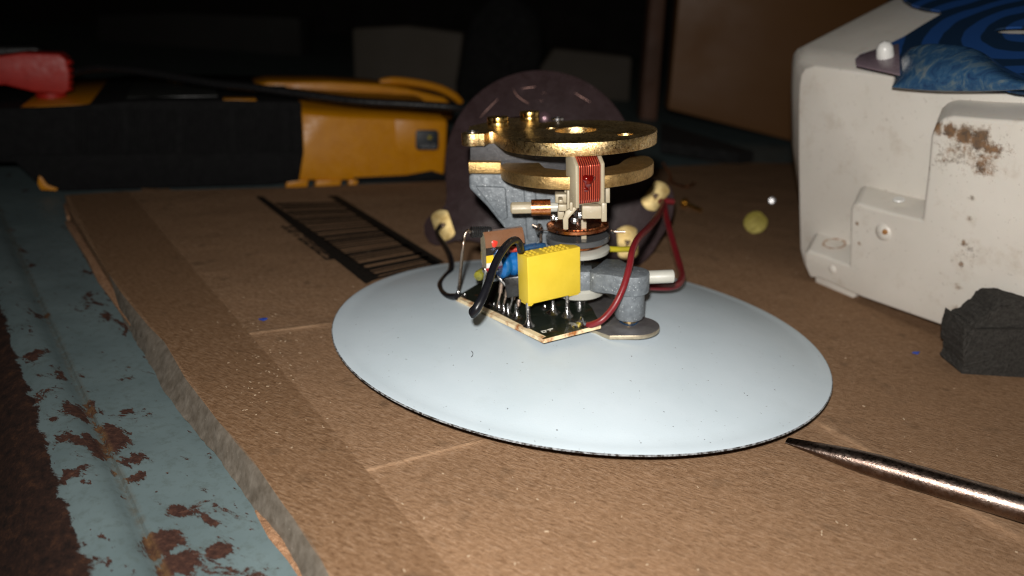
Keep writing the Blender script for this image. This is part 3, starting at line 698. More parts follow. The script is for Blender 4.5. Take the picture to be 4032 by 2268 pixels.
# striped flat capacitor
ds = -1.0
sp = lambda px, py: PY(px, py, ds)
bands = [(905, 963, 0), (963, 993, 1), (993, 1024, 2), (1024, 1046, 3), (1046, 1074, 4)]
XL = [(1909, 905), (1903, 963), (1900, 993), (1900, 1024), (1902, 1046), (1906, 1074)]
T0, T1 = PY(1925, 912, ds), PY(1908, 1070, ds)
zt_, zb_ = loc(T0)[2], loc(T1)[2]; xl_ = loc(PY(1904, 1000, ds))[0]
Mst = [simple('brown_lacquer', (.20, .095, .05), (.17, .08, .04), 2, .3, coat=.4, bump=.05), simple('black_band', (.02, .015, .012), None, 3, .3, bump=.05), simple('yellow_band', (.80, .52, .02), None, 3, .35, bump=.05), simple('white_band', (.78, .76, .72), None, 3, .35, bump=.05), simple('red_band', (.50, .03, .035), None, 3, .35, bump=.05), simple('bare_film_end', (.34, .30, .20), (.22, .19, .13), 6, .7, bump=.6, bdist=.03), simple('red_dot', (.75, .05, .03), None, 3, .3, bump=.05)]
b = MB(); th_ = .34; Ls = .86; sy = ds
yaws = math.radians(22); SX = MX * math.cos(yaws) + MY * math.sin(yaws); SY = -MX * math.sin(yaws) + MY * math.cos(yaws)
prof_s = []
Htot = zt_ - zb_
cuts = [0, .36, .55, .74, .87, 1.0]
for ci in range(5):                              # pillow section built band by band so each paint stripe is its own material
    for sgn in (0,):
        steps = 5
        for k in range(steps):
            f0 = cuts[ci] + (cuts[ci + 1] - cuts[ci]) * k / steps; f1 = cuts[ci] + (cuts[ci + 1] - cuts[ci]) * (k + 1) / steps
            hw = lambda f: th_ / 2 * max(.12, (1 - abs(2 * f - 1) ** 3.2)) ** .5
            c0 = M(xl_, sy, zt_ - Htot * f0); c1 = M(xl_, sy, zt_ - Htot * f1)
            for side in (-1, 1):
                a_, b_ = c0 + SY * side * hw(f0), c1 + SY * side * hw(f1)
                b.add([a_, b_, b_ + SX * Ls, a_ + SX * Ls], [(0, 1, 2, 3)], ci)
            b.add([c0 - SY * hw(f0) * .97 + SX * .0, c0 + SY * hw(f0) * .97, c1 + SY * hw(f1) * .97, c1 - SY * hw(f1) * .97], [(0, 1, 2, 3)], 5)
            b.add([c0 - SY * hw(f0) + SX * Ls, c0 + SY * hw(f0) + SX * Ls, c1 + SY * hw(f1) + SX * Ls, c1 - SY * hw(f1) + SX * Ls], [(0, 1, 2, 3)], ci)
for f_, m_i in ((0, 0), (1, 4)):
    hw_ = th_ / 2 * .12 ** .5; c0 = M(xl_, sy, zt_ - Htot * f_); b.add([c0 - SY * hw_, c0 + SY * hw_, c0 + SY * hw_ + SX * Ls, c0 - SY * hw_ + SX * Ls], [(0, 1, 2, 3)], m_i)
scap = b.build('striped_capacitor', Mst, pcb)
b = MB(); cdt = M(xl_, sy, zt_ - Htot * .26) + SX * .2 - SY * (.15)
b.lathe([(.001, .018), (.06, .014), (.085, .0)], cdt, (-SY + MU * .25).normalized(), 20, wob=.12); b.build('paint_dot', Mst[6], scap)
b = MB(); q0 = M(xl_ + .02, sy - .02, zb_ + .05); b.tube([q0, q0 - MU * .1, PM(1893, 1196, zp)], [.07, .034, .032], 10, 4)
b.build('capacitor_leg', M_lead, scap)
# small black choke on a tall leg
b = MB(); c0, c1 = PY(1852, 914, -1.0), PY(1932, 912, -.85); axk = (c1 - c0).normalized(); Lk = (c1 - c0).length
pk = [(.07, 0), (.115, .02)]
for k in range(7): pk += [(.118, .03 + Lk * .11 * k), (.105, .03 + Lk * .11 * k + .03)]
pk += [(.115, Lk * .85), (.11, Lk), (.06, Lk + .02)]
b.lathe(pk, c0, axk, 24); ck = b.build('choke', M_darkpl, pcb)
b = MB(); b.tube([c0, PY(1842, 908, -1.05), PY(1829, 930, -1.1), PY(1820, 1000, -1.1), PM(1806, 1150, zp)], .036, 10); b.build('choke_leg', M_leadc, ck)
# little yellow diode at the rear
b = MB(); p0 = PY(1882, 1088, -.6); b.lathe([(.04, -.03), (.1, .0), (.12, .06), (.12, .3)], p0, (MX * .5 + MY).normalized(), 20); b.build('diode', simple('olive_lacquer', (.28, .26, .03), (.08, .09, .03), 5, .3), pcb)
# transistor with four flat legs
b = MB()
for (x0, y0, x1, y1, x2, y2) in ((1976, 1105, 1970, 1155, 1958, 1212), (2000, 1128, 1992, 1168, 1978, 1222), (2022, 1135, 2020, 1180, 2000, 1232), (2044, 1180, 2040, 1205, 2032, 1242)):
    p2 = PM(x2, y2, zp); d_ = loc(p2)[1]
    b.tube([PY(x0, y0, d_ + .05), PY(x1, y1, d_ + .03)], .045, 8, 1, flat=(MY, .35)); b.tube([PY(x1, y1 - 2, d_ + .03), p2], .026, 8, 1, flat=(MY, .5))
tr_legs = b
b = MB(); b.prism(YP([(1985, 1095), (2070, 1085), (2075, 1165), (1995, 1175)], -1.35), MY * .35); trs = b.build('transistor', M_darkpl, pcb, bevel=.03)
tr_legs.build('transistor_leg', M_leadc, trs)

# brown paxolin terminal plate standing behind
GL, GRr = G(1712, 970), G(2535, 1050)
hd = (GRr - GL); hd.z = 0; hd.normalize(); nrm = Vector((-hd.y, hd.x, 0)); upv = (Vector((0, 0, 1)) + nrm * .30).normalized(); pn = hd.cross(upv)
def TP(x, y, off=0): return PL(x, y, GL + pn * off, pn)
if pn.dot(CAM - GL) < 0: pn = -pn                # pn looks at the viewer
cc = TP(2128, 652); rad = (TP(2128 - 375, 652) - cc).length
print('terminal plate', GL, cc, rad, (TP(2503, 652) - cc).length, (TP(2128, 277) - cc).length)
def tcirc(cx, cy, r, a0, a1, n): return [TP(cx + r * math.cos(math.radians(a0 + (a1 - a0) * i / n)), cy - r * math.sin(math.radians(a0 + (a1 - a0) * i / n))) for i in range(n + 1)]
outl = tcirc(2128, 652, 376, 0, 180, 60) + [TP(*p) for p in [(1755, 720), (1758, 770), (1752, 805), (1735, 830), (1705, 838), (1680, 860), (1668, 890), (1672, 925), (1690, 955), (1715, 968), (1745, 965), (1790, 950), (1850, 948), (1950, 970), (2100, 1010), (2350, 1040), (2450, 1048), (2520, 1045), (2548, 1020), (2575, 985), (2600, 940), (2638, 880), (2650, 845), (2655, 800), (2652, 760), (2640, 735), (2615, 718), (2580, 705), (2550, 690), (2512, 680)]]
t = NT('brown_paxolin'); c_ = t.ramp(t.noise(2.5, 6, .7), [(.3, (.020, .010, .010)), (.6, (.031, .018, .019)), (.8, (.055, .035, .038))])
c_ = t.mix(t.ramp(t.noise(14, 4, .7, off=3), [(.5, 0.), (.75, .35)]), c_, (.06, .045, .052)); t.set(color=c_, rough=.38, spec=.22); t.bump(t.noise(7, 5, .7), .4, .02); M_pax = t.mat
tpl = empty('terminal_plate', TP(2128, 1010)); tag(tpl, 'round dark brown insulating plate with three brass terminals standing behind the movement', 'terminal plate')
b = MB(); b.prism(outl, -pn * .16); pl_ = b.build('plate', M_pax, tpl, bevel=.02)
b = MB()
def scr(pts, r=.014): b.tube([TP(x, y, .004) for x, y in pts], [.002] + [r] * (len(pts) - 2) + [.002], 6, 5, flat=(pn, .4))
scr([(2020, 350), (2035, 375), (2060, 395), (2085, 410)]); scr([(2052, 350), (2080, 345), (2108, 342)]); scr([(2262, 365), (2290, 382), (2325, 402)]); scr([(1960, 390), (1930, 420), (1890, 462)], .01); scr([(2130, 368), (2150, 366)]); scr([(2122, 395), (2140, 398)], .02)
b.build('scratch', simple('bare_copper_scratch', (.30, .15, .12), None, 4, .4, .3), pl_)
b = MB(); b.lathe([(.14, -.02), (.16, .03), (.1, .06), (.001, .07)], TP(2143, 462), pn, 24); b.build('eyelet', simple('dark_eyelet', (.2, .12, .14), None, 4, .25, .6), pl_)
t = NT('terminal_brass'); t.set(color=t.ramp(t.noise(4, 4, .6), [(.3, (.30, .20, .06)), (.7, (.47, .37, .17))]), metal=.6, rough=.48); t.bump(t.noise(8, 4, .7), .5, .02); M_term = t.mat
def term(px, py, r, a):                           # disc with two flats, tilted
    c = TP(px, py, .02); e1 = hd * math.cos(a) + upv * math.sin(a); e2 = -hd * math.sin(a) + upv * math.cos(a)
    pts = []
    for k in range(40):
        an = 2 * math.pi * k / 40; x, y = r * math.cos(an), r * 1.12 * math.sin(an); x = max(-r * .66, min(r * .66, x)); pts.append(c + e1 * x + e2 * y)
    b = MB(); b.prism(pts, pn * .05); o = b.build('terminal', M_term, tpl, bevel=.015)
    b = MB(); b.lathe([(.09, .08), (.07, .14), (.03, .17), (.001, .18)], c, pn, 14, wob=.25); b.build('solder_dab', simple('flux_solder', (.6, .42, .3), (.3, .25, .2), 8, .3, .8, .5, .02), o)
term(1745, 887, .43, .42); term(2580, 772, .42, -.55); term(2470, 955, .46, .15)

# wires
b = MB(); w0 = TP(1735, 888, .12)
def wp(x, y, d): return D(x, y, d)
depA = (R.transposed() @ (w0 - CAM)).z; pL = PM(1800, 1168, zp + .04); depB = (R.transposed() @ (pL - CAM)).z
print('depths', depA, depB)
pts = [w0] + [wp(x, y, depA + (depB - depA) * f) for x, y, f in ((1722, 918, .05), (1748, 962, .2), (1772, 1010, .36), (1776, 1060, .5), (1752, 1092, .62), (1733, 1120, .74), (1738, 1148, .84), (1762, 1167, .93))] + [pL]
b.tube(pts, [.075] * 3 + [.08] * 7, 12); b.build('black_wire', M_blk, mv)
b = MB(); q0 = PM(2330, 1278, zp + .05); dq = (R.transposed() @ (q0 - CAM)).z
w2 = TP(2612, 800, .35); dz = (R.transposed() @ (w2 - CAM)).z
pts = [PM(2312, 1279, zp + .03), q0] + [wp(x, y, dq + (dz - dq) * f) for x, y, f in ((2372, 1258, -.01), (2418, 1205, -.005), (2455, 1130, .0), (2478, 1050, .02), (2490, 985, .06), (2515, 935, .15), (2555, 895, .35), (2590, 850, .66))] + [w2, TP(2622, 792, .3), TP(2650, 795, .2)]
b.tube(pts, [.06] + [.07] * 6 + [.075, .08, .085, .09, .09, .09], 14); rw = b.build('red_wire', M_red, mv)
b = MB(); dd = dz
pts = [TP(2600, 793, .12)] + [TP(2612, 800, .3)] + [wp(x, y, dz + (17.6 - dz) * f) for x, y, f in ((2622, 850, .1), (2640, 920, .28), (2660, 990, .45), (2680, 1060, .65), (2684, 1095, .78), (2668, 1120, .88), (2630, 1130, .95), (2560, 1128, 1), (2460, 1120, 1.0))]
b.tube(pts, [.09] * len(pts), 12); b.build('red_wire', M_red, mv)
b = MB(); pts = [wp(2050, 985, 14.9), wp(2046, 962, 14.7), wp(2030, 945, 14.5), wp(2002, 958, 14.2), wp(1970, 1000, 13.9), wp(1945, 1050, 13.7), wp(1925, 1110, 13.5), wp(1900, 1170, 13.35), wp(1876, 1215, 13.3), wp(1862, 1238, 13.35)]
b.tube(pts, [.072] * 7 + [.08, .085, .07], 14); b.build('black_sleeve', M_blk, mv)
b = MB(); b.tube([wp(1864, 1243, 13.5), wp(1858, 1225, 13.6), wp(1878, 1205, 13.75), wp(1905, 1180, 13.9)], [.055, .06, .055, .05], 12); b.build('black_sleeve', M_blk, mv)
b = MB(); b.tube([PY(2395, 980, .2), PY(2440, 982, .35), PY(2500, 980, .7)], .065, 12); b.build('yellow_wire', simple('yellow_pvc', (.50, .42, .02), (.42, .35, .02), 3, .4), mv)

# ------------------------------------------------------------------ multimeter lying behind the cardboard
m0, m1 = G(300, 775, ZT), G(1760, 742, ZT); md = m1 - m0; md.z = 0; md.normalize(); mb_ = Vector((-md.y, md.x, 0))   # mb_ points away from the viewer
m0 = m0 + mb_ * .5
def S(x, y, off=0): return PL(x, y, m0 + mb_ * off, mb_)
M_hol = simple('black_rubber_holster', (.012, .012, .0125), (.008, .008, .0085), 3, .85, spec=.12, bump=.3, bdist=.02, bscale=9)
M_ylw = simple('amber_plastic_case', (.62, .25, .003), (.55, .21, .003), 2, .42, bump=.1)
M_ylwd = simple('amber_rubber', (.45, .2, .01), None, 2, .6)
mm = empty('multimeter', S(900, 760)); tag(mm, 'yellow multimeter in a black ribbed rubber holster lying behind the cardboard', 'multimeter')
WD = 8.6
print('meter', m0, 'heights', S(600, 400), S(1180, 430), S(1760, 465), S(40, 430))
def crown(pts, dep, zoff=0): return [p + mb_ * dep + Vector((0, 0, zoff)) for p in pts]
# yellow case: a shell lofted across its width, thumb bulge on its far side
side = [(1170, 712), (1185, 600), (1180, 440), (1300, 448), (1450, 456), (1600, 462), (1752, 470), (1765, 480), (1762, 560), (1752, 690), (1735, 705), (1450, 712)]
b = MB()
secs = []
for dep, ins, zo in ((0, .12, -.1), (.12, .02, 0), (.9, 0, .1), (2.5, 0, .30), (4.3, 0, .38), (6.2, 0, .30), (7.8, 0, .1), (WD - .1, .02, 0), (WD, .12, -.1)):
    pts = [S(x, y) for x, y in side]; c = sum(pts, Vector()) / len(pts)
    r = []
    for p, (x, y) in zip(pts, side):
        q = p.lerp(c, ins * .25)
        if y < 600: q = q + Vector((0, 0, zo))
        r.append(q + mb_ * dep)
    secs.append(r)
n_ = len(side)
for r in secs: b.v += r
for i in range(len(secs) - 1):
    for k in range(n_): b.f.append((i * n_ + k, i * n_ + (k + 1) % n_, (i + 1) * n_ + (k + 1) % n_, (i + 1) * n_ + k)); b.m.append(0)
b.f += [tuple(range(n_))[::-1], tuple(range((len(secs) - 1) * n_, len(secs) * n_))]; b.m += [0, 0]
case = b.build('case', M_ylw, mm, bevel=.06, seg=2, angle=50)
b = MB(); b.prism([S(x, y, -.03) for x, y in [(1555, 470), (1750, 478), (1745, 600), (1705, 612), (1560, 606)]], mb_ * .2); b.build('side_panel', M_ylw, case, bevel=.05)
b = MB(); b.prism([S(x, y, -.05) for x, y in [(1390, 700), (1600, 690), (1700, 672), (1760, 690), (1752, 712), (1400, 716)]], mb_ * 2); b.build('foot_rail', M_hol, case, bevel=.05)
b = MB()
for xa, xb in ((1130, 1215), (1245, 1345), (1375, 1410)):
    b.prism([S(x, y, -.08) for x, y in [(xa, 712), (xb, 708), (xb - 5, 738), (xa - 5, 742)]], mb_ * .5)
b.build('case_tab', M_ylw, case, bevel=.03)
# holster
sideh = [(-260, 520), (-200, 440), (0, 428), (160, 425), (300, 418), (460, 402), (600, 396), (900, 396), (1186, 402), (1192, 500), (1196, 600), (1178, 712), (1060, 728), (240, 752), (160, 735), (60, 640), (-260, 640)]
b = MB(); secs = []
for dep, ins in ((-.12, .10), (0, 0), (.35, 0)):
    pts = [S(x, y) for x, y in sideh]; c = sum(pts, Vector()) / len(pts); secs.append([p + Vector((0, 0, -ins)) + mb_ * dep for p in pts])
b.prism([S(x, y, -.12) for x, y in sideh], mb_ * (WD + .4))
for k in range(37):                              # moulded ribs on the flank
    x = 300 + k * 23.4
    if k % 9 == 8: continue
    a_, c_ = S(x, 432, -.15), S(x + 2, 610, -.15); b.quadbox(a_ - mb_ * .04, md * .12, mb_ * .12, c_ - a_)
hol = b.build('holster', M_hol, mm, bevel=.05, seg=2, angle=50)
b = MB(); b.prism([S(x, y, -.2) for x, y in [(40, 612), (1185, 600), (1178, 712), (1060, 728), (240, 752), (160, 735)]], mb_ * .1); b.build('holster_skirt', M_hol, hol, bevel=.04)
b = MB(); b.prism([S(x, y, -.28) for x, y in [(152, 692), (165, 700), (185, 728), (228, 744), (222, 752), (160, 748), (148, 725)]], mb_ * .3); b.build('amber_corner', M_ylw, hol, bevel=.02)
# printed front panel, seen edge on from above
ztop = S(600, 396).z
def T(x, y, z=0): return G(x, y, ztop + .015 + z)
fp = MB()
def tpoly(u0, u1, v0, v1, z, sl=0, h=.03): 
    zt_f = lambda u: S(u, 428 - 32 * min(1, max(0, (u - 200) / 400))).z
    P = S(u0, 400); P.z = zt_f(u0) + z; Q = S(u1, 400); Q.z = zt_f(u1) + z
    return [P + mb_ * v0, Q + mb_ * v0, Q + mb_ * v1 + md * sl, P + mb_ * v1 + md * sl]
def plate(name, mat, par, args, h=.05):
    b = MB(); b.prism(tpoly(*args), Vector((0, 0, h))); return b.build(name, mat, par, bevel=.02)
plate('jack_panel', M_ylw, mm, (70, 400, .15, 7.8, -.01), .04)
plate('jack_panel', M_ylw, mm, (400, 500, .15, 4.0, -.01), .04)
dp = plate('dial_face', simple('black_panel', (.03, .032, .03), None, 3, .4), mm, (490, 860, .9, 7.5, -.02), .10)
plate('panel_stripe', M_ylw, mm, (560, 720, 7.2, 8.0, -.01), .14)
plate('side_flash', M_ylw, mm, (880, 1010, .0, .8, -.01), .05)
b = MB()
for k in range(8): b.prism(tpoly(300 + 18 * (k % 4), 310 + 18 * (k % 4), 1.2 + 1.6 * (k // 4), 1.9 + 1.6 * (k // 4), .035), Vector((0, 0, .004)))
b.build('panel_print', M_ink, mm)
# raised rim of the display end
b = MB(); rim_px = [(1495, 322), (1540, 318), (1600, 322), (1680, 335), (1740, 352), (1790, 380), (1815, 405)]
b.tube([PL(x, y, m0 + mb_ * 6.4, mb_) for x, y in rim_px], [.12, .2, .2, .2, .2, .2, .15], 10, flat=None); b.build('display_rim', M_ylw, case)
b = MB(); b.prism([PL(x, y, m0 + mb_ * 5.2, mb_) for x, y in [(960, 345), (1060, 322), (1300, 322), (1480, 332), (1600, 348), (1750, 385), (1790, 420), (1780, 470), (1200, 460), (960, 420)]], mb_ * 2.6); b.build('display_hump', M_ylw, case, bevel=.1, seg=3)
# hold button
def rr(x0, y0, x1, y1, r, off, n=5):
    P = []
    for cx_, cy__, a in ((x1 - r, y0 + r, -90), (x1 - r, y1 - r, 0), (x0 + r, y1 - r, 90), (x0 + r, y0 + r, 180)):
        for k in range(n + 1):
            t_ = math.radians(a + 90 * k / n); P.append(S(cx_ + r * math.cos(t_), cy__ + r * math.sin(t_), off))
    return P
b = MB(); b.prism(rr(1638, 512, 1728, 592, 14, -.10), mb_ * .3); hb = b.build('hold_button', simple('dark_button', (.02, .025, .03), None, 4, .45), mm, bevel=.02)
def text(name, body, o_, ux, uz, size, mat, par, thick=.004):
    cu = bpy.data.curves.new(name, 'FONT'); cu.body = body; cu.size = 1; cu.extrude = .001; cu.align_x = 'CENTER'; cu.align_y = 'CENTER'
    tmp = bpy.data.objects.new(name, cu); COL.objects.link(tmp); dg = bpy.context.evaluated_depsgraph_get(); me = bpy.data.meshes.new_from_object(tmp.evaluated_get(dg)); 
    bpy.data.objects.remove(tmp); rt = par
    while rt.parent: rt = rt.parent
    oo = rt.location / U; nn = ux.cross(uz)
    for v in me.vertices: v.co = (o_ + ux * v.co.x * size + uz * v.co.y * size + nn * (v.co.z * size) - oo) * U
    me.materials.clear(); me.materials.append(mat); ob = bpy.data.objects.new(name, me); COL.objects.link(ob); ob.parent = par; return ob
text('hold_lettering', 'HOLD', S(1688, 577, -.115), md, Vector((0, 0, 1)), .24, simple('grey_print', (.30, .30, .31), None, 5, .6, bump=0), hb)
M_sym = simple('yellow_print', (.5, .4, .02), None, 4, .5)
b = MB(); cb_ = S(1692, 541, -.118)
for k in range(4):
    a = math.pi * k / 4; e1 = md * math.cos(a) + Vector((0, 0, 1)) * math.sin(a); b.tube([cb_ - e1 * .1, cb_ + e1 * .1], .012, 6)
b.build('lamp_symbol', M_sym, hb)
# test lead plugs and the black lead
M_redp = simple('red_plastic', (.46, .020, .012), (.38, .016, .01), 2, .5, bump=.1)
PO = 1.9
rp = empty('test_plug', PL(200, 425, m0 + mb_ * PO, mb_)); tag(rp, 'red right-angle test plug pushed into the multimeter', 'plug', 'test lead plugs')
def SP(x, y, o_=PO): return PL(x, y, m0 + mb_ * o_, mb_)
b = MB(); b.prism([SP(x, y) for x, y in [(-330, 200), (-60, 228), (90, 208), (235, 213), (262, 235), (275, 290), (272, 355), (250, 372), (130, 362), (20, 335), (-330, 345)]], mb_ * 1.3); b.build('plug_body', M_redp, rp, bevel=.07, seg=3)
b = MB(); pa, pb = SP(200, 362, PO + .65), SP(200, 425, PO + .65); b.lathe([(.52, 0), (.50, -1.2)], pa, Vector((0, 0, 1)), 28); b.build('plug_shroud', M_redp, rp)
b = MB()
for y in (245, 275, 300, 325, 348): b.tube([SP(268, y, PO + .05), SP(279, y, PO + .3), SP(279, y, PO + 1.0), SP(268, y, PO + 1.25)], .09, 8, 3)
b.build('grip_rib', M_redp, rp)
bp_ = empty('test_plug', SP(100, 400, PO + 3)); tag(bp_, 'black test plug mostly hidden behind the red one on the multimeter', 'plug', 'test lead plugs')
b = MB(); b.prism([SP(x, y, PO + 2.6) for x, y in [(-330, 190), (0, 180), (140, 180), (175, 200), (180, 260), (-330, 290)]], mb_ * 1.2); b.build('plug_body', M_darkpl, bp_, bevel=.14, seg=3)
b = MB(); b.lathe([(.5, 0), (.5, -2.2)], SP(110, 240, PO + 3.2), Vector((0, 0, 1)), 24); b.build('plug_shroud', M_darkpl, bp_)
b = MB(); ld = [(-120, 320, PO + 3), (150, 300, PO + 3), (262, 290, 3.4), (330, 274, 3.0), (400, 268, 2.6), (560, 282, 1.8), (700, 305, 1.1), (850, 330, .3), (1000, 345, -.4), (1200, 372, -1.2), (1400, 398, -2.0), (1600, 410, -2.7), (1780, 422, -3.4), (1900, 440, -4), (2100, 480, -4)]
b.tube([SP(x, y, o_) for x, y, o_ in ld], .155, 14)
tag(b.build('test_lead', simple('black_silicone_lead', (.012, .012, .013), None, 4, .3, bump=0), origin=S(900, 400)), 'black test lead looping over the top of the multimeter towards the brown plate', 'cable')

# ------------------------------------------------------------------ white plastic housing on the right
ha = (R @ Vector((.4706, .349, -.8105))).normalized(); hu = -(R @ Vector((.169, .877, .449))).normalized(); hu = (hu - ha * hu.dot(ha)).normalized()
hb_ = ha.cross(hu)
if (R.transposed() @ hb_).z < 0: hb_ = -hb_
H0 = G(3420, 1160, .35)
step = (R @ Vector((.52, -.50, .70))) * 1.35      # how the stepped front recedes to the main wall
def HP(x, y, off=0): return PL(x, y, H0 + hb_ * off, hb_)
t = NT('grubby_white_plastic')
c_ = t.ramp(t.noise(.5, 4, .5), [(.3, (.68, .64, .575)), (.7, (.76, .72, .655))])
c_ = t.mix(t.ramp(t.noise(7, 5, .7, off=2), [(.62, 0.), (.72, .5)]), c_, (.30, .25, .20))
sp_m = t.noise(9, 6, .75, off=6); dirt = None
for (px, py, rad, amt) in ((3690, 500, .35, .28), (3740, 512, .35, .33), (3800, 530, .40, .34), (3860, 545, .5, .30), (3900, 590, .45, .25), (3870, 640, .6, .22), (3780, 600, .9, .16), (3850, 660, .5, .20), (3650, 665, .16, .22), (3700, 620, .7, .12), (3930, 560, .7, .1), (3830, 780, .15, .20), (3815, 860, .15, .20), (3795, 960, .18, .19), (3785, 1040, .15, .20), (3775, 1130, .2, .18), (3765, 1220, .2, .18), (3800, 1000, .8, .10), (3375, 880, .12, .22), (3385, 960, .12, .2), (3400, 850, .3, .1), (3480, 915, .1, .3)):
    d = t.n('ShaderNodeVectorMath', {0: t.cm, 1: tuple(HP(px, py) - H0)}, operation='DISTANCE').outputs['Value']
    k = t.math('MULTIPLY', t.ramp(t.math('DIVIDE', d, rad), [(0, 1.), (1, 0.)], 'EASE'), amt); dirt = k if dirt is None else t.math('MAXIMUM', dirt, k)
sp_m = t.math('ADD', t.math('MULTIPLY', sp_m, .5), t.math('MULTIPLY', t.noise(3.2, 6, .7, off=17), .5)); dm = t.ramp(t.math('ADD', sp_m, dirt), [(.60, 0.), (.74, 1.)])
c_ = t.mix(t.ramp(t.math('ADD', t.noise(1.4, 5, .7, off=31), dirt), [(.56, 0.), (.85, .5)]), c_, (.40, .31, .21))
c_ = t.mix(t.math('MULTIPLY', dm, .92), c_, t.ramp(t.noise(4, 4, .6, off=9), [(.35, (.05, .035, .025)), (.65, (.26, .13, .05))]))
t.set(color=c_, rough=.40, spec=.45, sss=.03); t.bump(t.noise(12, 4, .6), .25, .012); M_house = t.mat
hs_ = empty('appliance_housing', H0); tag(hs_, 'grubby white moulded plastic housing with a stepped front, standing at the right', 'housing')
# main wall and body, lofted backwards
wall = [(3205, 1095), (3165, 1040), (3150, 980), (3147, 850), (3143, 620), (3143, 420), (3147, 330), (3154, 292), (3170, 272), (3210, 262), (3400, 288), (3700, 335), (4400, 440), (4400, 1500), (3790, 1300), (3250, 1150)]
pw = [HP(x, y, 1.0) for x, y in wall]; cW = sum(pw, Vector()) / len(pw)
b = MB(); secs = [pw]
for dep, grow, up_ in ((.10, .05, .04), (.35, .50, .14), (.9, 1.15, .24), (5.0, 1.2, .80), (11., 1.2, 1.55)):
    r = []
    for p, (x, y) in zip(pw, wall):
        q = p + hb_ * dep
        if x < 3215: q = q - ha * grow * (1 if y < 700 else max(0, (1040 - y) / 380))
        if y < 470: q = q + hu * up_
        r.append(q)
    secs.append(r)
n_ = len(wall)
for r in secs: b.v += r
for i in range(len(secs) - 1):
    for k in range(n_): b.f.append((i * n_ + k, i * n_ + (k + 1) % n_, (i + 1) * n_ + (k + 1) % n_, (i + 1) * n_ + k)); b.m.append(0)
b.f += [tuple(range(n_))[::-1], tuple(range((len(secs) - 1) * n_, len(secs) * n_))]; b.m += [0, 0]
b.build('shell', M_house, hs_, bevel=.06, seg=3, angle=30)
front = [(3222, 1096), (3262, 1112), (3330, 1143), (3395, 1172), (3790, 1312), (4400, 1530), (4400, 500), (3900, 470), (3755, 458), (3715, 466), (3685, 492), (3668, 535), (3655, 680), (3640, 800), (3634, 868), (3500, 835), (3378, 800), (3356, 806), (3350, 830), (3346, 1048), (3250, 1010), (3182, 985), (3166, 1000), (3170, 1050), (3190, 1095)]
b = MB(); b.prism([HP(x, y) for x, y in front], step * 1.15); b.build('stepped_front', M_house, hs_, bevel=.07, seg=3, angle=25)
ln_ = ha.cross(step).normalized(); ln_ = ln_ if ln_.z > 0 else -ln_; rc_ = HP(3262, 1006) + step * .55 + ln_ * .004
b = MB(); sd2 = (step - ha * step.dot(ha)).normalized()
b.tube([rc_ + ha * (.30 * math.cos(a)) + sd2 * (.30 * math.sin(a)) for a in [i * math.pi / 12 for i in range(25)]], [.03 + .018 * math.sin(i * 1.7) for i in range(25)], 6, 2, flat=(ln_, .15))
b.build('rust_ring', simple('rust_stain', (.42, .22, .13), (.55, .42, .32), 4, .8), hs_)
b = MB(); b.lathe([(.001, .09), (.12, .08), (.22, .03), (.26, -.03)], HP(3478, 915), -hb_, 28); b.build('moulded_dimple', M_house, hs_)
b = MB(); b.lathe([(.001, -.03), (.05, -.02), (.075, .02), (.06, .06)], HP(3487, 912, -.08), -hb_, 16); b.build('rusty_plug', simple('orange_rust', (.50, .25, .08), (.3, .14, .05), 8, .7), hs_)
b = MB(); b.lathe([(.001, .05), (.09, .045), (.14, 0)], HP(3277, 1060), -hb_, 20); b.build('moulded_pip', M_house, hs_)
b = MB(); cft = [HP(x, y, .12) for x, y in [(3208, 1080), (3290, 1100), (3370, 1135), (3368, 1166), (3352, 1182), (3300, 1166), (3274, 1146), (3225, 1132), (3208, 1112)]]
b.prism(cft, hb_ * .7); b.build('foot', M_house, hs_, bevel=.05)
wp_ = HP(3540, 785, .45); b = MB(); b.lathe([(.001, .02), (.13, .02), (.15, -.02)], wp_, hu, 24); b.build('bright_pip', simple('clean_white', (.85, .85, .82), None, 3, .3, bump=0), hs_)

# flat blue-striped plastic film part lying on top of the housing
tp0 = HP(3300, 268, 1.2) + hu * .30; tn = ha.cross(hb_ + hu * .16).normalized(); tn = tn if tn.dot(hu) > 0 else -tn; tp0 = tp0 + hu * .12
def HT(x, y, off=0): return PL(x, y, tp0 + tn * off, tn)
t = NT('blue_striped_film')
cen = HT(4100, 120); d = t.n('ShaderNodeVectorMath', {0: t.cm}, operation='SUBTRACT'); d.inputs[1].default_value = tuple(cen - tp0)
ln = t.n('ShaderNodeVectorMath', {0: d.outputs[0]}, operation='LENGTH').outputs['Value']
st = t.math('SINE', t.math('ADD', t.math('MULTIPLY', ln, 7.5), t.math('MULTIPLY', t.noise(.5, 2, .5), 5.)))
t.set(color=t.ramp(st, [(.05, (.010, .028, .065)), (.2, (.018, .07, .24))]), rough=.35, coat=.2); M_film = t.mat
fl_ = empty('blue_film', tp0); tag(fl_, 'blue plastic sheet with dark stripes and an oval hole on top of the white housing', 'plastic sheet')
fo = [(3372, 262), (3368, 240), (3385, 222), (3480, 190), (3560, 150), (3640, 100), (3705, 62), (3700, 48), (3640, 40), (3590, 25), (3560, 5), (3530, -40), (3520, -90), (4500, -160), (4700, 200), (4450, 420), (4000, 370), (3800, 320), (3500, 290)]
hole_px = [(4010 + 95 * math.cos(a), 127 + 14 * math.sin(a)) for a in [i * math.pi / 14 for i in range(28)]]
def clampx(l): return l
b = MB(); b.holed([HT(x, y) for x, y in fo], [[HT(x, y) for x, y in hole_px]], tn * .05); b.build('striped_sheet', M_film, fl_, smooth=False)
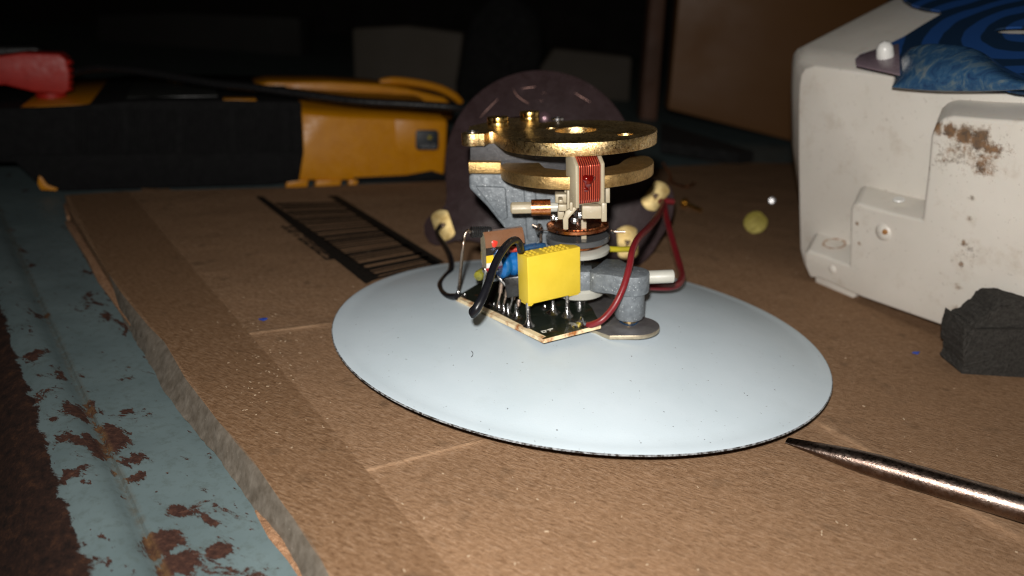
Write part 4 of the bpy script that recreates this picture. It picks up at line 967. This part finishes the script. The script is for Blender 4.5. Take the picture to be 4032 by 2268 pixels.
b = MB(); b.prism([HT(x, y, .055) for x, y in [(3372, 262), (3368, 240), (3385, 222), (3480, 190), (3540, 178), (3545, 300), (3500, 290)]], tn * .05); b.build('mauve_corner', simple('mauve_film', (.22, .17, .19), (.18, .13, .16), 2, .3), fl_, bevel=.015)
b = MB(); b.lathe([(.20, 0), (.21, .15), (.19, .35), (.12, .46), (.001, .5)], HT(3486, 238), tn, 24); tag(b.build('locating_pin', simple('white_pin', (.8, .8, .77), None, 3, .35, bump=0), origin=HT(3486, 238)), 'small white plastic pin sticking up through the blue sheet', 'pin')
# curled blue translucent flap in front of it
t = NT('scuffed_blue_flap'); n_ = t.noise(2.6, 6, .72, stretch=(.6, 1.4, 1), dist=.8)
t.set(color=t.ramp(n_, [(.3, (.012, .03, .09)), (.5, (.03, .085, .17)), (.62, (.09, .14, .18)), (.75, (.22, .21, .20))]), rough=.18, coat=.7, spec=.6); t.bump(n_, .5, .04); M_flap = t.mat
b = MB(); top = [(3512, 330), (3516, 290), (3535, 230), (3580, 182), (3640, 165), (3740, 168), (3830, 180), (3890, 210), (3950, 262), (4040, 300), (4200, 330), (4400, 345)]
bot = [(3505, 345), (3540, 350), (3600, 356), (3680, 362), (3760, 363), (3830, 363), (3900, 362), (3960, 360), (4020, 356), (4100, 356), (4250, 365), (4400, 380)]
NB = 6
for i, (tq, bq) in enumerate(zip(top, bot)):
    for k in range(NB + 1):
        f = k / NB; x = bq[0] * (1 - f) + tq[0] * f; y = bq[1] * (1 - f) + tq[1] * f
        b.v.append(HP(x, y, .1 + 1.0 * f - .35 * math.sin(f * math.pi)))
for i in range(len(top) - 1):
    for k in range(NB): b.f.append((i * (NB + 1) + k, i * (NB + 1) + k + 1, (i + 1) * (NB + 1) + k + 1, (i + 1) * (NB + 1) + k)); b.m.append(0)
fo_ = b.build('curled_flap', M_flap, fl_); md_ = fo_.modifiers.new('thick', 'SOLIDIFY'); md_.thickness = .06 * U; sb = fo_.modifiers.new('sub', 'SUBSURF'); sb.levels = 2; sb.render_levels = 2

# ------------------------------------------------------------------ grey foam block, front right
t = NT('charcoal_foam'); n_ = t.noise(13, 6, .8)
t.set(color=t.ramp(n_, [(.3, (.022, .021, .019)), (.7, (.085, .080, .073))]), rough=.95, spec=.1); t.bump(n_, 1, .06); M_foam = t.mat
f0 = G(3788, 1472); f1 = G(4032, 1487); fd = (f1 - f0); fd.z = 0; fd.normalize(); fn = Vector((-fd.y, fd.x, 0))
def FP(x, y, off=0): return PL(x, y, f0 + fn * off, fn)
edge = [(3788, 1474), (3782, 1462), (3797, 1432), (3795, 1400), (3786, 1388), (3790, 1340), (3798, 1300), (3808, 1270)]
bk = [(3845, 1258), (3880, 1240), (3905, 1222), (3925, 1195), (3950, 1183), (4032, 1178), (4500, 1185)]
b = MB(); dp_ = 1.1
outl = [FP(x, y) for x, y in edge] + [FP(3850, 1298), FP(4500, 1305), FP(4500, 1510)]
b.prism(outl, fn * .9)
b2 = [FP(x, y, .12) for x, y in [(3812, 1292), (3825, 1268), (3858, 1262), (3878, 1238), (3905, 1225), (3922, 1198), (3950, 1184), (4060, 1180), (4200, 1188), (4200, 1450), (3812, 1440)]]
b.prism(b2, fn * .8)
def rag(bm):
    bmesh.ops.triangulate(bm, faces=bm.faces[:]); bmesh.ops.subdivide_edges(bm, edges=bm.edges[:], cuts=4, use_grid_fill=True)
    rr_ = random.Random(3)
    for v in bm.verts:
        if v.co.z > .05: v.co += Vector((rr_.uniform(-1, 1), rr_.uniform(-1, 1), rr_.uniform(-1, 1))) * .015
tag(b.build('foam_block', M_foam, origin=G(4000, 1480), hook=rag, smooth=False), 'torn charcoal foam block leaning by the white housing at the right edge', 'foam')

# ------------------------------------------------------------------ screwdriver
sd = empty('screwdriver', G(3700, 1920)); tag(sd, 'screwdriver with worn bronze-toned shaft, its flat tip just touching the white disc edge', 'screwdriver')
tipc = G(3098, 1733, .09); 
pB = PL(4032, 1990, G(3700, 1920) , (G(4032, 2000) - CAM).cross(Vector((0, 0, 1))).cross(Vector((0, 0, 1))).normalized())
q_ = G(4032, 2003, .36); sx = (q_ - tipc); Ls_ = sx.length; sx.normalize(); sw = sx.cross(Vector((0, 0, 1))).normalized(); su = sw.cross(sx)
t = NT('tempered_steel_shaft')
c_ = t.ramp(t.noise(1.2, 5, .7, stretch=(1, 1, 1)), [(.3, (.10, .08, .07)), (.5, (.19, .135, .11)), (.7, (.30, .25, .22))])
c_ = t.mix(t.ramp(t.noise(22, 3, .7), [(.5, 0.), (.68, .6)]), c_, (.12, .10, .09)); t.set(color=c_, metal=1, rough=t.ramp(t.noise(16, 3, .6), [(.3, .22), (.7, .42)])); t.bump(t.noise(30, 3, .7), .5, .01); M_shaft = t.mat
b = MB(); seg = 32; secs = []
for f, wv, tv in ((0, .115, .022), (.03, .13, .04), (.12, .155, .09), (.2, .18, .13), (.30, .20, .18), (.42, .212, .208), (.6, .215, .215), (.75, .217, .217), (1, .22, .22), (2.2, .22, .22)):
    c = tipc + sx * (Ls_ * f) + su * (0 if f > .3 else (-.0))
    secs.append([c + sw * (wv * math.cos(2 * math.pi * k / seg)) + su * (tv * math.sin(2 * math.pi * k / seg)) for k in range(seg)])
for r in secs: b.v += r
for i in range(len(secs) - 1):
    for k in range(seg): b.f.append((i * seg + k, i * seg + (k + 1) % seg, (i + 1) * seg + (k + 1) % seg, (i + 1) * seg + k)); b.m.append(0)
b.f += [tuple(range(seg))[::-1], tuple(range((len(secs) - 1) * seg, len(secs) * seg))]; b.m += [0, 0]
def flatten(bm):                                  # grind the two blade faces
    for v in bm.verts:
        f = (v.co - tipc).dot(sx) / Ls_; h = (v.co - tipc).dot(su)
        if f < .2:
            lim = .025 + .5 * f
            if h > lim: v.co -= su * (h - lim)
            if h < -lim: v.co += su * (-h - lim)
b.build('shaft', M_shaft, sd, hook=flatten)
b = MB(); e0 = tipc + sx * (Ls_ * 2.2); b.lathe([(.35, -.2), (.8, 0), (1.1, .6), (1.05, 2), (.9, 3), (1.15, 5), (1.2, 7.5), (.9, 8.4), (.001, 8.6)], e0 + Vector((0, 0, 0)), sx, 24); b.build('handle', simple('amber_handle', (.5, .2, .02), None, 2, .25), sd)

# ------------------------------------------------------------------ the dim shed behind
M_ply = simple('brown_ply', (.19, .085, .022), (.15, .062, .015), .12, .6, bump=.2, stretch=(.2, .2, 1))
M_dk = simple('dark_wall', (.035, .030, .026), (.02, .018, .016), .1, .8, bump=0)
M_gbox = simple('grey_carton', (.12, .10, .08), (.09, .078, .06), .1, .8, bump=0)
M_wood = simple('dark_timber', (.16, .075, .045), (.1, .05, .03), .3, .7, bump=.2)
M_black = simple('black_cloth_and_shadow', (.006, .006, .006), None, 1, .9, bump=0)  # shared by the hanging cloth and the painted floor shadow
fwd = R @ Vector((0, 0, 1)); fwl = Vector((fwd.x, fwd.y, 0)).normalized()
def slab(name, px, dep, thick, mat, lab, cat, bev=.3):
    dn = fwl; o_ = CAM + fwl * dep
    pts = [PL(x, y, o_, dn) for x, y in px]; b = MB(); b.prism(pts, dn * thick)
    return tag(b.build(name, mat, bevel=bev), lab, cat)
slab('plywood_board', [(2690, -400), (2672, 0), (2640, 350), (2630, 430), (3105, 552), (3500, 640), (3500, -400)], 52, 1.8, M_ply, 'warm brown plywood board leaning upright behind the white housing', 'board', .1)
slab('timber_post', [(2585, -400), (2560, 0), (2530, 330), (2515, 560), (2580, 600), (2600, 330), (2625, 0), (2650, -400)], 60, 3, M_wood, 'narrow reddish timber post beside the plywood board', 'post')
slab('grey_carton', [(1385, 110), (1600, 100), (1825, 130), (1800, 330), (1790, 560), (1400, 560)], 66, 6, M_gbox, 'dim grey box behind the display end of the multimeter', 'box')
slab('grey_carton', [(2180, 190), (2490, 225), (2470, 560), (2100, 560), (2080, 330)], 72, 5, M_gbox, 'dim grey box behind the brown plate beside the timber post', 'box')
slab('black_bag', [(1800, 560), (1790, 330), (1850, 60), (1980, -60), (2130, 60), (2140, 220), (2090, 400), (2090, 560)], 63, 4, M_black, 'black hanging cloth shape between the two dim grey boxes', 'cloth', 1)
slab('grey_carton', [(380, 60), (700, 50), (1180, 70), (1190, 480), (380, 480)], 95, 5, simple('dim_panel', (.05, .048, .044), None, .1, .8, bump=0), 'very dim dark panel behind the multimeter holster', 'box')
# black slab added to paint the floor shadow behind the cardboard
b = MB(); g0 = G(2620, 430 + 90, 2); 
b.prism([G(2600, 520, 0), G(2960, 640, 0), G(2900, 646, 0), G(2600, 600, 0)], Vector((0, 0, .6))); tag(b.build('shadow_strip', M_black), 'black strip standing in for the floor shadow behind the cardboard', 'strip')
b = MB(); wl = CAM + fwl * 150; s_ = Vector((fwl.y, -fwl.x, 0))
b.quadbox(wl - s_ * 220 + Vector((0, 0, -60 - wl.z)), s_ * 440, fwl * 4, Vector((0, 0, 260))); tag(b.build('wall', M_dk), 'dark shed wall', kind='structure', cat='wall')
